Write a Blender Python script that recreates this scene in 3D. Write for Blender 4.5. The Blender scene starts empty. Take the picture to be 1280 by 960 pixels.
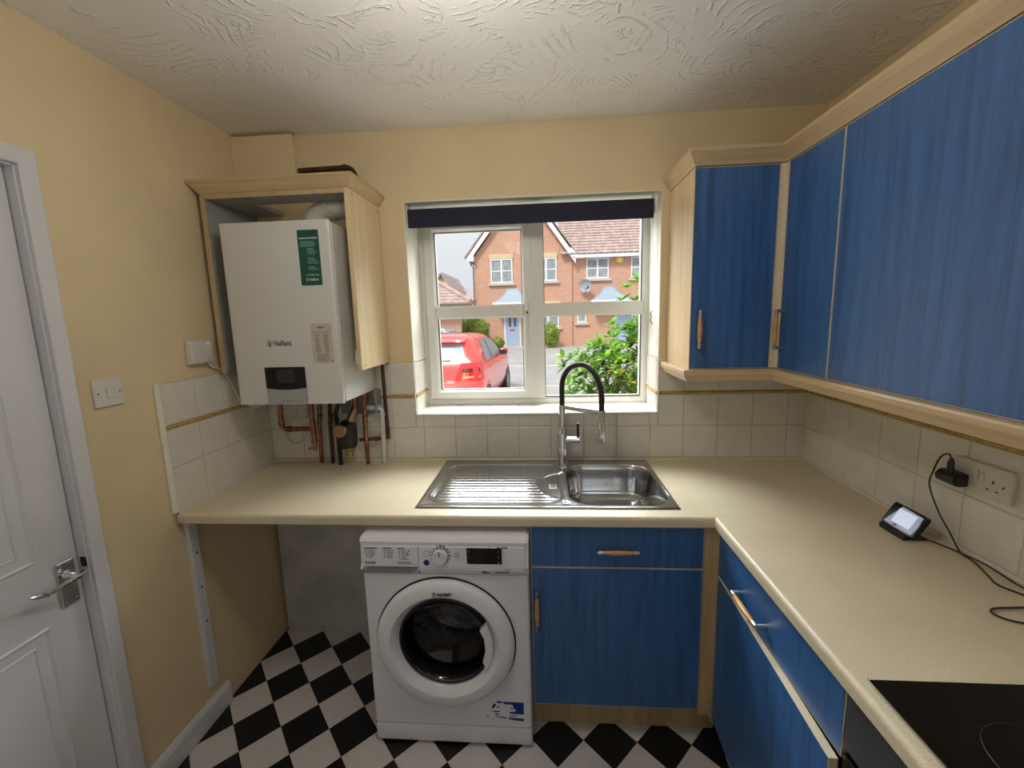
import bpy, bmesh, math, random
from mathutils import Vector, Matrix
PI = math.pi
rnd = random.Random(7)
scene = bpy.context.scene
COL = scene.collection

# ------------------------------------------------------------------ camera
cam_d = bpy.data.cameras.new('camera')
cam = bpy.data.objects.new('camera', cam_d); COL.objects.link(cam)
right = Vector((0.99743101, 0.06650333, -0.02662134))
up = Vector((0.01689283, 0.14277963, 0.98961033))
fwd = Vector((-0.06961337, 0.98751774, -0.1412894))
m = Matrix.Identity(4)
for i in range(3):
    m[i][0] = right[i]; m[i][1] = up[i]; m[i][2] = -fwd[i]
m[0][3], m[1][3], m[2][3] = 0.33369, -1.8981, 1.58312
cam.matrix_world = m
cam_d.sensor_width = 36.0
cam_d.lens = 510.714 * 36.0 / 1280.0
cam_d.shift_x = -5.735 / 1280.0
cam_d.shift_y = -10.238 / 1280.0
cam_d.clip_start = 0.02; cam_d.clip_end = 300
scene.camera = cam

# ------------------------------------------------------------------ light
world = bpy.data.worlds.new('world'); scene.world = world; world.use_nodes = True
nt = world.node_tree; nt.nodes.clear()
wo = nt.nodes.new('ShaderNodeOutputWorld'); bg = nt.nodes.new('ShaderNodeBackground')
SKY = 0.79
tc = nt.nodes.new('ShaderNodeTexCoord'); sx = nt.nodes.new('ShaderNodeSeparateXYZ')
mr = nt.nodes.new('ShaderNodeMapRange'); cr = nt.nodes.new('ShaderNodeValToRGB')
nt.links.new(tc.outputs['Generated'], sx.inputs[0]); nt.links.new(sx.outputs['Z'], cr.inputs['Fac']); nt.links.new(sx.outputs['Z'], mr.inputs[0])
cr.color_ramp.elements[0].color = (0.93, 0.94, 1.0, 1); cr.color_ramp.elements[0].position = 0.0
cr.color_ramp.elements[1].color = (0.84, 0.91, 1.0, 1); cr.color_ramp.elements[1].position = 0.8
# bright hazy sky: luminance grows evenly from horizon to zenith (hazy overcast, 1 : 2.2)
mr.inputs['From Min'].default_value = 0.0; mr.inputs['From Max'].default_value = 1.0
mr.inputs['To Min'].default_value = SKY; mr.inputs['To Max'].default_value = SKY*2.2
nt.links.new(cr.outputs[0], bg.inputs[0]); nt.links.new(mr.outputs[0], bg.inputs[1])
nt.links.new(bg.outputs[0], wo.inputs[0])

def light(name, typ, loc, energy, color, **kw):
    d = bpy.data.lights.new(name, typ); d.energy = energy; d.color = color
    for k, v in kw.items(): setattr(d, k, v)
    o = bpy.data.objects.new(name, d); COL.objects.link(o); o.location = loc
    return o
sun = light('sun', 'SUN', (0, 0, 8), 3.3, (1.0, 0.95, 0.88), angle=math.radians(12))
sun.rotation_euler = Vector((0.35, 0.62, -0.85)).to_track_quat('-Z', 'Y').to_euler()
lamp = light('ceiling_lamp_light', 'POINT', (0.12, -1.08, 2.20), 10, (1.0, 0.93, 0.84), shadow_soft_size=0.10)
# soft area light added behind the camera in place of daylight from the house
back = light('added_rear_fill', 'AREA', (0.3, -3.3, 1.5), 5, (0.80, 0.90, 1.0), shape='RECTANGLE', size=1.8, size_y=1.9)
back.rotation_euler = (PI/2, 0, 0)
# area light added outside, out of view above the window, to strengthen its daylight
win_fill = light('added_window_fill', 'AREA', (0.3, 2.2, 4.0), 1050, (0.93, 0.97, 1.0), shape='RECTANGLE', size=5.0, size_y=2.6)
win_fill.rotation_euler = (Vector((0.28, 0.0, 1.45))-Vector((0.3, 2.2, 4.0))).to_track_quat('-Z', 'Y').to_euler()
# daylight entering by the kitchen window
portal = light('window_portal', 'AREA', (0.28, 0.30, 1.60), 1, (1, 1, 1), shape='RECTANGLE', size=1.16, size_y=0.96)
portal.rotation_euler = (-PI/2, 0, 0)
portal.data.cycles.is_portal = True

vs = scene.view_settings
scene.display_settings.display_device = 'sRGB'
vs.view_transform = 'Standard'; vs.look = 'None'; vs.exposure = 0.0; vs.gamma = 1.0; vs.use_curve_mapping = False
scene.cycles.use_denoising = True
scene.cycles.max_bounces = 10; scene.cycles.diffuse_bounces = 6; scene.cycles.transparent_max_bounces = 16
scene.cycles.sample_clamp_indirect = 6
scene.cycles.caustics_reflective = False; scene.cycles.caustics_refractive = False

# ------------------------------------------------------------------ materials
def s2l(c):
    return tuple(((v/255)/12.92 if v/255 <= 0.04045 else ((v/255+0.055)/1.055)**2.4) for v in c)
class NT:
    def __init__(s, name):
        s.m = bpy.data.materials.new(name); s.m.use_nodes = True; s.t = s.m.node_tree
        s.b = s.t.nodes['Principled BSDF']
    def n(s, typ, **kw):
        n = s.t.nodes.new(typ)
        for k, v in kw.items():
            if k in n.inputs: n.inputs[k].default_value = v
            else: setattr(n, k, v)
        return n
    def l(s, a, b): s.t.links.new(a, b)
    def coord(s, scale=(1, 1, 1), rot=(0, 0, 0)):
        g = s.n('ShaderNodeNewGeometry'); mp = s.n('ShaderNodeMapping')
        mp.inputs['Scale'].default_value = scale; mp.inputs['Rotation'].default_value = rot
        s.l(g.outputs['Position'], mp.inputs[0]); return mp.outputs[0]
    def noise(s, vec, scale, detail=3, rough=0.5, dist=0.0):
        n = s.n('ShaderNodeTexNoise'); n.inputs['Scale'].default_value = scale; n.inputs['Detail'].default_value = detail
        n.inputs['Roughness'].default_value = rough; n.inputs['Distortion'].default_value = dist
        if vec is not None: s.l(vec, n.inputs['Vector'])
        return n.outputs['Fac']
    def ramp(s, fac, stops):
        r = s.n('ShaderNodeValToRGB'); e = r.color_ramp.elements
        while len(e) < len(stops): e.new(0.5)
        for i, (p, c) in enumerate(stops): e[i].position = p; e[i].color = (*c, 1) if len(c) == 3 else c
        s.l(fac, r.inputs[0]); return r.outputs[0]
    def bump(s, h, strength=0.3, dist=0.002):
        b = s.n('ShaderNodeBump'); b.inputs['Strength'].default_value = strength; b.inputs['Distance'].default_value = dist
        s.l(h, b.inputs['Height']); s.l(b.outputs[0], s.b.inputs['Normal'])
    def math(s, op, a, b=None):
        n = s.n('ShaderNodeMath', operation=op)
        for i, v in enumerate((a, b)):
            if v is None: continue
            if isinstance(v, (int, float)): n.inputs[i].default_value = v
            else: s.l(v, n.inputs[i])
        return n.outputs[0]
def mat(name, col, rough=0.5, metal=0.0, coat=0.0, spec=None, vary=0.0, vscale=8, bump=0.0, bscale=60, emit=None, alpha=None):
    k = NT(name); b = k.b
    b.inputs['Base Color'].default_value = (*col, 1); b.inputs['Roughness'].default_value = rough
    b.inputs['Metallic'].default_value = metal; b.inputs['Coat Weight'].default_value = coat
    if spec is not None: b.inputs['Specular IOR Level'].default_value = spec
    if vary:
        v = k.coord(); f = k.noise(v, vscale, 4, 0.6)
        k.l(k.ramp(f, [(0.3, tuple(c*(1-vary) for c in col)), (0.7, tuple(min(1, c*(1+vary)) for c in col))]), b.inputs['Base Color'])
    if bump:
        v = k.coord(); k.bump(k.noise(v, bscale, 3), bump, 0.002)
    if emit:
        b.inputs['Emission Color'].default_value = (*emit[0], 1); b.inputs['Emission Strength'].default_value = emit[1]
    return k.m
def grain(name, c0, c1, scale, rough=0.4, coat=0.0, bump=0.1, mid=None, fine=9.0):
    k = NT(name); v = k.coord(scale)
    f = k.noise(v, 1.0, 6, 0.62, 0.6); f2 = k.noise(v, fine, 3, 0.6)
    h = k.math('ADD', k.math('MULTIPLY', f, 0.7), k.math('MULTIPLY', f2, 0.3))
    st = [(0.36, c0), (0.64, c1)] if mid is None else [(0.36, c0), (0.5, mid), (0.64, c1)]
    k.l(k.ramp(h, st), k.b.inputs['Base Color'])
    k.b.inputs['Roughness'].default_value = rough; k.b.inputs['Coat Weight'].default_value = coat
    if name.startswith('blue'): k.b.inputs['Specular IOR Level'].default_value = 0.85
    if bump: k.bump(h, bump, 0.001)
    return k.m

M = {}
M['cream'] = mat('magnolia_wall_paint', (0.71, 0.58, 0.36), 0.75, vary=0.05, vscale=3, bump=0.12, bscale=180)
M['reveal'] = mat('white_reveal_paint', (0.80, 0.78, 0.68), 0.5, vary=0.04)
M['gloss'] = mat('white_gloss_paint', (0.66, 0.66, 0.68), 0.28, vary=0.03, vscale=5, bump=0.1, bscale=90)
M['upvc'] = mat('white_upvc', (0.74, 0.73, 0.68), 0.35)
M['grout'] = mat('pale_grout', (0.50, 0.47, 0.38), 0.9, vary=0.15, vscale=30)
k = NT('glazed_wall_tile'); v = k.coord()
k.l(k.ramp(k.noise(v, 14, 4), [(0.3, (0.68, 0.65, 0.58)), (0.7, (0.74, 0.71, 0.64))]), k.b.inputs['Base Color'])
k.b.inputs['Roughness'].default_value = 0.22; k.bump(k.noise(v, 9, 2), 0.15, 0.004); M['tile'] = k.m
k = NT('gilt_trim'); v = k.coord()
k.l(k.ramp(k.noise(v, 120, 2), [(0.35, (0.34, 0.20, 0.05)), (0.6, (0.58, 0.38, 0.10))]), k.b.inputs['Base Color'])
k.b.inputs['Roughness'].default_value = 0.3; M['gilt'] = k.m
M['maple'] = grain('pale_maple_vertical', (0.60, 0.44, 0.24), (0.74, 0.60, 0.38), (26, 26, 1.2), 0.38, bump=0.04)
M['maple_x'] = grain('pale_maple_horizontal', (0.50, 0.36, 0.19), (0.66, 0.50, 0.30), (1.2, 1.2, 40), 0.4, bump=0.04)
M['maple_dark'] = grain('dark_filler_maple', (0.42, 0.30, 0.15), (0.56, 0.42, 0.24), (30, 30, 1.5), 0.45)  # darker maple tone for the posts, plinths and front edges
M['edging'] = mat('cream_edge_band', (0.72, 0.62, 0.44), 0.4)
M['blue'] = grain('blue_stained_woodgrain', (0.020, 0.075, 0.20), (0.046, 0.155, 0.40), (38, 38, 2.2), 0.42, bump=0.10, mid=(0.032, 0.122, 0.33), fine=7)
k = NT('speckled_beige_laminate'); v = k.coord()
f = k.noise(v, 260, 2, 0.7); f2 = k.noise(v, 6, 3)
c = k.ramp(f, [(0.30, (0.60, 0.52, 0.36)), (0.5, (0.68, 0.60, 0.43)), (0.72, (0.76, 0.68, 0.52))])
mxn = k.n('ShaderNodeMixRGB', blend_type='MULTIPLY'); mxn.inputs[0].default_value = 1
k.l(c, mxn.inputs[1]); k.l(k.ramp(f2, [(0.3, (0.92, 0.91, 0.90)), (0.7, (1, 1, 1))]), mxn.inputs[2]); k.l(mxn.outputs[0], k.b.inputs['Base Color'])
k.b.inputs['Roughness'].default_value = 0.36; M['worktop'] = k.m
M['steel'] = mat('brushed_stainless_steel', (0.54, 0.54, 0.55), 0.14, 1.0)
M['steel_bowl'] = mat('satin_bowl_steel', (0.40, 0.38, 0.34), 0.32, 1.0, vary=0.1, vscale=12)
M['chrome'] = mat('polished_chrome', (0.75, 0.75, 0.77), 0.10, 1.0)
M['chrome_dull'] = mat('dull_chrome', (0.55, 0.54, 0.52), 0.28, 1.0)
M['rubber'] = mat('black_rubber', (0.012, 0.012, 0.013), 0.42)
M['black'] = mat('black_plastic', (0.012, 0.012, 0.014), 0.3)
M['black_gloss'] = mat('black_glass', (0.006, 0.006, 0.007), 0.12, spec=0.35)
M['hob'] = mat('black_ceramic_glass', (0.006, 0.006, 0.006), 0.22, spec=0.25, vary=0.3, vscale=20)
M['copper'] = mat('copper_pipe', (0.33, 0.14, 0.08), 0.32, 1.0, vary=0.45, vscale=40)
M['copper_dark'] = mat('tarnished_copper', (0.10, 0.045, 0.03), 0.4, 0.7, vary=0.3, vscale=30)
M['brass'] = mat('aged_brass', (0.42, 0.31, 0.14), 0.32, 1.0, vary=0.2, vscale=40)
M['appliance'] = mat('white_appliance_enamel', (0.83, 0.84, 0.90), 0.3, vary=0.03, vscale=6)
M['appliance2'] = mat('white_appliance_plastic', (0.79, 0.80, 0.86), 0.36)
M['appliance_grey'] = mat('grey_appliance_recess', (0.26, 0.26, 0.28), 0.3)
M['boiler'] = mat('boiler_white_enamel', (0.64, 0.64, 0.61), 0.3)
M['silver'] = mat('silver_grey_plastic', (0.36, 0.36, 0.36), 0.35)
M['ink'] = mat('dark_print', (0.03, 0.03, 0.035), 0.6)
M['ink_grey'] = mat('grey_print', (0.16, 0.16, 0.18), 0.6)
M['ink_blue'] = mat('blue_print', (0.01, 0.035, 0.25), 0.5)
M['ink_white'] = mat('white_print', (0.75, 0.75, 0.72), 0.6)
M['green'] = mat('green_sticker', (0.0, 0.085, 0.055), 0.4)
M['paperlabel'] = mat('beige_paper_label', (0.56, 0.50, 0.42), 0.6)
M['ink_brown'] = mat('brown_print', (0.22, 0.17, 0.12), 0.7)
M['whiteplastic'] = mat('white_moulded_plastic', (0.66, 0.63, 0.58), 0.35)
M['pvc'] = mat('white_pvc_pipe', (0.62, 0.60, 0.54), 0.4)
M['navy'] = mat('navy_blackout_fabric', (0.012, 0.012, 0.035), 0.8, bump=0.2, bscale=300)
M['carcass'] = mat('grey_white_carcass_board', (0.36, 0.36, 0.34), 0.5, vary=0.06, vscale=5)
M['board'] = mat('grubby_white_board', (0.50, 0.49, 0.48), 0.6, vary=0.22, vscale=5)
M['dark'] = mat('dark_void', (0.02, 0.018, 0.015), 0.9)
M['flue'] = mat('white_flue_plastic', (0.55, 0.54, 0.50), 0.5)
M['ovenpanel'] = mat('dark_grey_oven_panel', (0.10, 0.10, 0.11), 0.4, 0.4, vary=0.1)
M['floorwhite'] = mat('off_white_vinyl', (0.66, 0.61, 0.60), 0.42, vary=0.06, vscale=9)
M['floorblack'] = mat('black_vinyl', (0.008, 0.008, 0.009), 0.4)
M['floorbase'] = mat('vinyl_base', (0.12, 0.11, 0.11), 0.7)
M['handlewood'] = mat('orange_beech_handle', (0.62, 0.32, 0.10), 0.35, vary=0.15, vscale=30)
# thin flat glass: straight-through transparency plus a Fresnel reflection
def glass(name, tint, refl=1.0, rough=0.02):
    k = NT(name); t = k.t; out = [n for n in t.nodes if n.type == 'OUTPUT_MATERIAL'][0]
    tr = k.n('ShaderNodeBsdfTransparent'); tr.inputs[0].default_value = (*tint, 1)
    gl = k.n('ShaderNodeBsdfGlossy'); gl.inputs['Roughness'].default_value = rough
    fr = k.n('ShaderNodeFresnel'); fr.inputs[0].default_value = 1.45
    ms = k.n('ShaderNodeMixShader')
    k.l(k.math('MULTIPLY', fr.outputs[0], refl), ms.inputs[0]); k.l(tr.outputs[0], ms.inputs[1]); k.l(gl.outputs[0], ms.inputs[2])
    k.l(ms.outputs[0], out.inputs[0]); return k.m
M['glass'] = glass('window_glass', (0.97, 0.98, 0.97), 0.06)
M['bowlglass'] = glass('smoked_door_glass', (0.45, 0.45, 0.46), 1.2, 0.05)
# artex ceiling: swirled fan ridges
k = NT('swirled_artex_ceiling'); v = k.coord()
def swirl(scale, freq, off, m0):
    nz = k.n('ShaderNodeTexNoise'); nz.inputs['Scale'].default_value = 2.3; nz.inputs['Detail'].default_value = 1.5; vo_ = k.n('ShaderNodeVectorMath', operation='ADD'); vo_.inputs[1].default_value = off; k.l(v, vo_.inputs[0])
    k.l(vo_.outputs[0], nz.inputs['Vector'])
    vm = k.n('ShaderNodeVectorMath', operation='MULTIPLY_ADD'); k.l(nz.outputs['Color'], vm.inputs[0]); vm.inputs[1].default_value = (0.45, 0.45, 0.0); k.l(vo_.outputs[0], vm.inputs[2])
    vo = k.n('ShaderNodeTexVoronoi'); vo.inputs['Scale'].default_value = scale; k.l(vm.outputs[0], vo.inputs['Vector'])
    ph = k.math('ADD', k.math('MULTIPLY', vo.outputs['Distance'], freq), k.math('MULTIPLY', k.noise(vo_.outputs[0], 7, 1), 9.0))
    w = k.math('POWER', k.math('MULTIPLY', k.math('ADD', k.math('SINE', ph), 1.0), 0.5), 7.0)
    msk = k.ramp(k.noise(vo_.outputs[0], 6.5, 2, 0.5, 0.6), [(m0, (0, 0, 0)), (m0+0.10, (1, 1, 1))])
    msk2 = k.ramp(k.noise(vo_.outputs[0], 24, 2, 0.5, 2.5), [(0.40, (0.0, 0.0, 0.0)), (0.58, (1, 1, 1))])
    return k.math('MULTIPLY', k.math('MULTIPLY', w, msk), msk2)
h = k.math('MAXIMUM', swirl(2.2, 120.0, (3.1, 1.7, 0), 0.46), swirl(2.9, 95.0, (9.3, 4.1, 0), 0.50))
h = k.math('ADD', h, k.math('MULTIPLY', k.noise(v, 30, 4), 0.22))
k.b.inputs['Base Color'].default_value = (0.86, 0.85, 0.83, 1); k.b.inputs['Roughness'].default_value = 0.45
k.bump(h, 0.75, 0.004); M['artex'] = k.m

# ------------------------------------------------------------------ helpers
def BM(): return bmesh.new()
def wloc(o):
    v = Vector(o.location)
    while o.parent: o = o.parent; v = v + Vector(o.location)
    return v
def put(o, label=None, cat=None, group=None, kind=None):
    if label: o['label'] = label
    if cat: o['category'] = cat
    if group: o['group'] = group
    if kind: o['kind'] = kind
    return o
def thing(name, loc, label, cat, group=None):
    o = bpy.data.objects.new(name, None); o.empty_display_size = 0.05
    COL.objects.link(o); o.location = loc
    return put(o, label, cat, group)
SPLIT = {'fitting', 'screw', 'handle_post', 'side_seal', 'screw_hole', 'bracket', 'foot', 'tile_bead', 'front_edge', 'door_glazing', 'slot', 'socket_hole', 'porch_fascia', 'lead_roll', 'soldier_course', 'button', 'cooking_zone', 'base_pan', 'mounting_bracket', 'drum_paddle', 'inlet_pipe', 'symbol'}
PRINTS = {'fine_print', 'dial_marks'}
def obj(name, bm, material, parent=None, smooth=False, loc=None, label=None, kind=None, mats=None):
    if name in PRINTS: kind = 'stuff'
    if name in SPLIT and parent is not None:
        isl, seen = [], set()
        for v0 in bm.verts:
            if v0 in seen: continue
            st_, comp = [v0], []
            seen.add(v0)
            while st_:
                q_ = st_.pop(); comp.append(q_)
                for e_ in q_.link_edges:
                    w_ = e_.other_vert(q_)
                    if w_ not in seen: seen.add(w_); st_.append(w_)
            isl.append(comp)
        # join islands whose boxes touch
        bx = [[min(v_.co[a] for v_ in c) for a in range(3)]+[max(v_.co[a] for v_ in c) for a in range(3)] for c in isl]
        grp = list(range(len(isl)))
        for a_ in range(len(isl)):
            for b_ in range(a_):
                if all(bx[a_][t] <= bx[b_][t+3]+1e-4 and bx[b_][t] <= bx[a_][t+3]+1e-4 for t in range(3)):
                    ga_, gb_ = grp[a_], grp[b_]; grp = [gb_ if g_ == ga_ else g_ for g_ in grp]
        ids = sorted(set(grp))
        if len(ids) > 1:
            out_ = None
            for g_ in ids:
                nb = bmesh.new(); mp_ = {}
                vs_ = [v_ for i_, c in enumerate(isl) if grp[i_] == g_ for v_ in c]
                for v_ in vs_: mp_[v_] = nb.verts.new(v_.co)
                for f_ in {f_ for v_ in vs_ for f_ in v_.link_faces}: nb.faces.new([mp_[v_] for v_ in f_.verts])
                out_ = obj1(name, nb, material, parent, smooth, loc, label, kind, mats)
            bm.free(); return out_
    return obj1(name, bm, material, parent, smooth, loc, label, kind, mats)
def obj1(name, bm, material, parent=None, smooth=False, loc=None, label=None, kind=None, mats=None):
    """link bm (in room coordinates) as one object; its origin is the parent's or loc"""
    bmesh.ops.recalc_face_normals(bm, faces=bm.faces)
    base = wloc(parent) if parent is not None else Vector(loc if loc is not None else (0, 0, 0))
    bmesh.ops.translate(bm, verts=bm.verts, vec=-base)
    me = bpy.data.meshes.new(name); bm.to_mesh(me); bm.free()
    for mm in (mats or [material]): me.materials.append(M[mm] if isinstance(mm, str) else mm)
    if smooth:
        me.polygons.foreach_set('use_smooth', [True]*len(me.polygons))
        me.set_sharp_from_angle(angle=math.radians(35))
    o = bpy.data.objects.new(name, me); COL.objects.link(o)
    if parent is not None: o.parent = parent
    else: o.location = base
    return put(o, label, kind=kind)
def single(name, bm, material, label, cat, group=None, loc=None, smooth=True, kind=None):
    if loc is None:
        xs = [v.co for v in bm.verts]
        loc = (sum(v.x for v in xs)/len(xs), sum(v.y for v in xs)/len(xs), min(v.z for v in xs))
    return put(obj(name, bm, material, None, smooth, loc), label, cat, group, kind)
def box(bm, x0, x1, y0, y1, z0, z1, bev=0.0, seg=2, T=None):
    r = bmesh.ops.create_cube(bm, size=1.0); vs = r['verts']
    bmesh.ops.scale(bm, vec=(abs(x1-x0), abs(y1-y0), abs(z1-z0)), verts=vs)
    bmesh.ops.translate(bm, vec=((x0+x1)/2, (y0+y1)/2, (z0+z1)/2), verts=vs)
    if bev:
        es = list({e for v in vs for e in v.link_edges})
        r = bmesh.ops.bevel(bm, geom=es, offset=bev, segments=seg, affect='EDGES', profile=0.5)
        vs = list({v for f in r['faces'] for v in f.verts} | {v for v in vs if v.is_valid})
    if T is not None: bmesh.ops.transform(bm, matrix=T, verts=vs)
    return vs
def tube(bm, pts, r, n=12, cap=True, closed=False):
    pts = [Vector(p) for p in pts]; rings = []; N = len(pts)
    rr = r if isinstance(r, (list, tuple)) else [r]*N
    prev = None
    for i, p in enumerate(pts):
        if closed: t = pts[(i+1) % N]-pts[i-1]
        else: t = (pts[min(i+1, N-1)]-pts[max(i-1, 0)])
        t.normalize()
        if prev is None:
            a = Vector((0, 0, 1)) if abs(t.z) < 0.9 else Vector((1, 0, 0))
            u = t.cross(a).normalized()
        else:
            u = (prev - t*prev.dot(t)).normalized()
        prev = u; w = t.cross(u)
        rings.append([bm.verts.new(p + rr[i]*(math.cos(2*PI*k/n)*u + math.sin(2*PI*k/n)*w)) for k in range(n)])
    for i in range(N-1 if not closed else N):
        a, b = rings[i], rings[(i+1) % N]
        for k in range(n): bm.faces.new((a[k], a[(k+1) % n], b[(k+1) % n], b[k]))
    if cap and not closed: bm.faces.new(rings[0][::-1]); bm.faces.new(rings[-1])
def lathe(bm, prof, c, axis='z', n=32, a0=0, a1=2*PI):
    """prof: (radius, height along axis) pairs, about point c"""
    full = abs(a1-a0-2*PI) < 1e-6; cols = []; steps = n if full else n+1
    for i in range(steps):
        a = a0+(a1-a0)*i/n; ca, sa = math.cos(a), math.sin(a); col = []
        for r, h in prof:
            p = {'z': (r*ca, r*sa, h), 'y': (r*ca, h, r*sa), 'x': (h, r*ca, r*sa)}[axis]
            col.append(bm.verts.new(Vector(c)+Vector(p)))
        cols.append(col)
    for i in range(n):
        a, b = cols[i], cols[(i+1) % steps]
        for j in range(len(prof)-1):
            bm.faces.new((a[j], b[j], b[j+1], a[j+1]))
    bmesh.ops.remove_doubles(bm, verts=[v for c_ in cols for v in c_], dist=1e-6)
def prism(bm, poly, a0, a1, axis='x', T=None):
    """extrude 2-D poly along axis: 'x' poly=(y,z); 'y' poly=(x,z); 'z' poly=(x,y)"""
    f = {'x': lambda p, a: (a, p[0], p[1]), 'y': lambda p, a: (p[0], a, p[1]), 'z': lambda p, a: (p[0], p[1], a)}[axis]
    A = [bm.verts.new(f(p, a0)) for p in poly]; B = [bm.verts.new(f(p, a1)) for p in poly]; n = len(poly)
    for i in range(n): bm.faces.new((A[i], A[(i+1) % n], B[(i+1) % n], B[i]))
    bm.faces.new(A[::-1]); bm.faces.new(B)
    if T is not None: bmesh.ops.transform(bm, matrix=T, verts=A+B)
    return A+B
def sweep(bm, path, prof):
    """mitred moulding: path of (x,y); outward is the left-hand... side given by sign of prof d; prof=(d,z)"""
    P = [Vector((*p, 0)) for p in path]; nr = []
    for i in range(len(P)-1):
        t = (P[i+1]-P[i]).normalized(); nr.append(Vector((t.y, -t.x, 0)))
    rings = []
    for i, p in enumerate(P):
        if i == 0: o = nr[0]
        elif i == len(P)-1: o = nr[-1]
        else: o = (nr[i-1]+nr[i])/(1+nr[i-1].dot(nr[i]))
        rings.append([bm.verts.new(p+o*d+Vector((0, 0, z))) for d, z in prof])
    n = len(prof)
    for a, b in zip(rings, rings[1:]):
        for k in range(n): bm.faces.new((a[k], a[(k+1) % n], b[(k+1) % n], b[k]))
    bm.faces.new(rings[0][::-1]); bm.faces.new(rings[-1])
def frame(ox, oy, oz, rot=0.0): return Matrix.Translation((ox, oy, oz)) @ Matrix.Rotation(rot, 4, 'Z')
def text(name, s, size, pos, material, parent, rot=(PI/2, 0, 0), ext=0.0003, shear=0.0, align='LEFT', bold=0.0, sx=1.0):
    cu = bpy.data.curves.new('t', 'FONT'); cu.body = s; cu.size = size; cu.extrude = ext; cu.shear = shear; cu.align_x = align; cu.offset = bold
    cu.resolution_u = 2
    to = bpy.data.objects.new('t', cu); me = bpy.data.meshes.new_from_object(to)
    bpy.data.objects.remove(to); bpy.data.curves.remove(cu)
    bm = BM(); bm.from_mesh(me); bpy.data.meshes.remove(me)
    from mathutils import Euler
    bmesh.ops.transform(bm, matrix=Matrix.Translation(pos) @ Euler(rot).to_matrix().to_4x4() @ Matrix.Diagonal((sx, 1, 1, 1)), verts=bm.verts)
    return obj(name, bm, material, parent)
def bars(name, rects, y, material, parent, th=0.0004):
    bm = BM()
    for x0, x1, z0, z1 in rects: box(bm, x0, x1, y-th, y, z0, z1)
    return obj(name, bm, material, parent)
def rrect(x0, x1, z0, z1, r, n=5):
    pts = []
    for cx, cz, a in ((x1-r, z1-r, 0), (x0+r, z1-r, PI/2), (x0+r, z0+r, PI), (x1-r, z0+r, 1.5*PI)):
        for i in range(n+1):
            t = a+PI/2*i/n; pts.append((cx+r*math.cos(t), cz+r*math.sin(t)))
    return pts

XL, XR, ZC, YF = -1.036, 1.510, 2.416, -3.45
WX0, WX1, WZ0, WZ1 = -0.293, 0.854, 1.128, 2.113

# ------------------------------------------------------------------ room shell
bm = BM()
box(bm, XL-0.15, WX0, 0, 0.28, -0.05, ZC+0.1); box(bm, WX1, XR+0.15, 0, 0.28, -0.05, ZC+0.1)
box(bm, WX0, WX1, 0, 0.28, -0.05, WZ0); box(bm, WX0, WX1, 0, 0.28, WZ1, ZC+0.1)
wall_back = obj('wall_back', bm, 'cream', kind='structure')
bm = BM()   # painted plaster lining of the window opening
t = 0.004
box(bm, WX0, WX0+t, 0.0, 0.20, 1.385, WZ1); box(bm, WX1-t, WX1, 0.0, 0.20, 1.385, WZ1); box(bm, WX0, WX1, 0.0, 0.20, WZ1-t, WZ1)
obj('reveal_lining', bm, 'reveal', wall_back)
DY0, DY1, DZ = -1.655, -0.845, 2.013
bm = BM()
box(bm, XL-0.15, XL, DY1, 0, -0.05, ZC+0.1); box(bm, XL-0.15, XL, YF, DY0, -0.05, ZC+0.1); box(bm, XL-0.15, XL, DY0, DY1, DZ, ZC+0.1)
wall_left = obj('wall_left', bm, 'cream', kind='structure')
bm = BM(); box(bm, XR, XR+0.15, YF, 0, -0.05, ZC+0.1); wall_right = obj('wall_right', bm, 'cream', kind='structure')
bm = BM(); box(bm, XL-0.15, XR+0.15, YF-0.15, YF, -0.05, ZC+0.1); obj('wall_front', bm, 'cream', kind='structure')
bm = BM(); box(bm, XL-0.15, XR+0.15, YF-0.15, 0.0, ZC, ZC+0.1); obj('ceiling', bm, 'artex', kind='structure')

# floor: vinyl laid as a lattice of squares turned 45 degrees
bm = BM(); box(bm, XL-0.15, XR+0.15, YF-0.15, 0.0, -0.06, -0.002)
floor = obj('floor', bm, 'floorbase', kind='structure')
H, FX, FY = 0.09933, -0.9358, -0.159
tile_me = {}
for cname, mm in (('w', 'floorwhite'), ('b', 'floorblack')):
    b2 = BM(); g = 0.0004
    top = [b2.verts.new(p) for p in ((H-g-0.0006, 0, 0), (0, H-g-0.0006, 0), (-H+g+0.0006, 0, 0), (0, -H+g+0.0006, 0))]
    low = [b2.verts.new(p) for p in ((H-g, 0, -0.0018), (0, H-g, -0.0018), (-H+g, 0, -0.0018), (0, -H+g, -0.0018))]
    b2.faces.new(top)
    for i in range(4): b2.faces.new((low[i], low[(i+1) % 4], top[(i+1) % 4], top[i]))
    me = bpy.data.meshes.new('tile'); b2.to_mesh(me); b2.free(); me.materials.append(M[mm]); tile_me[cname] = me
far = {'w': BM(), 'b': BM()}
import itertools
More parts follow.
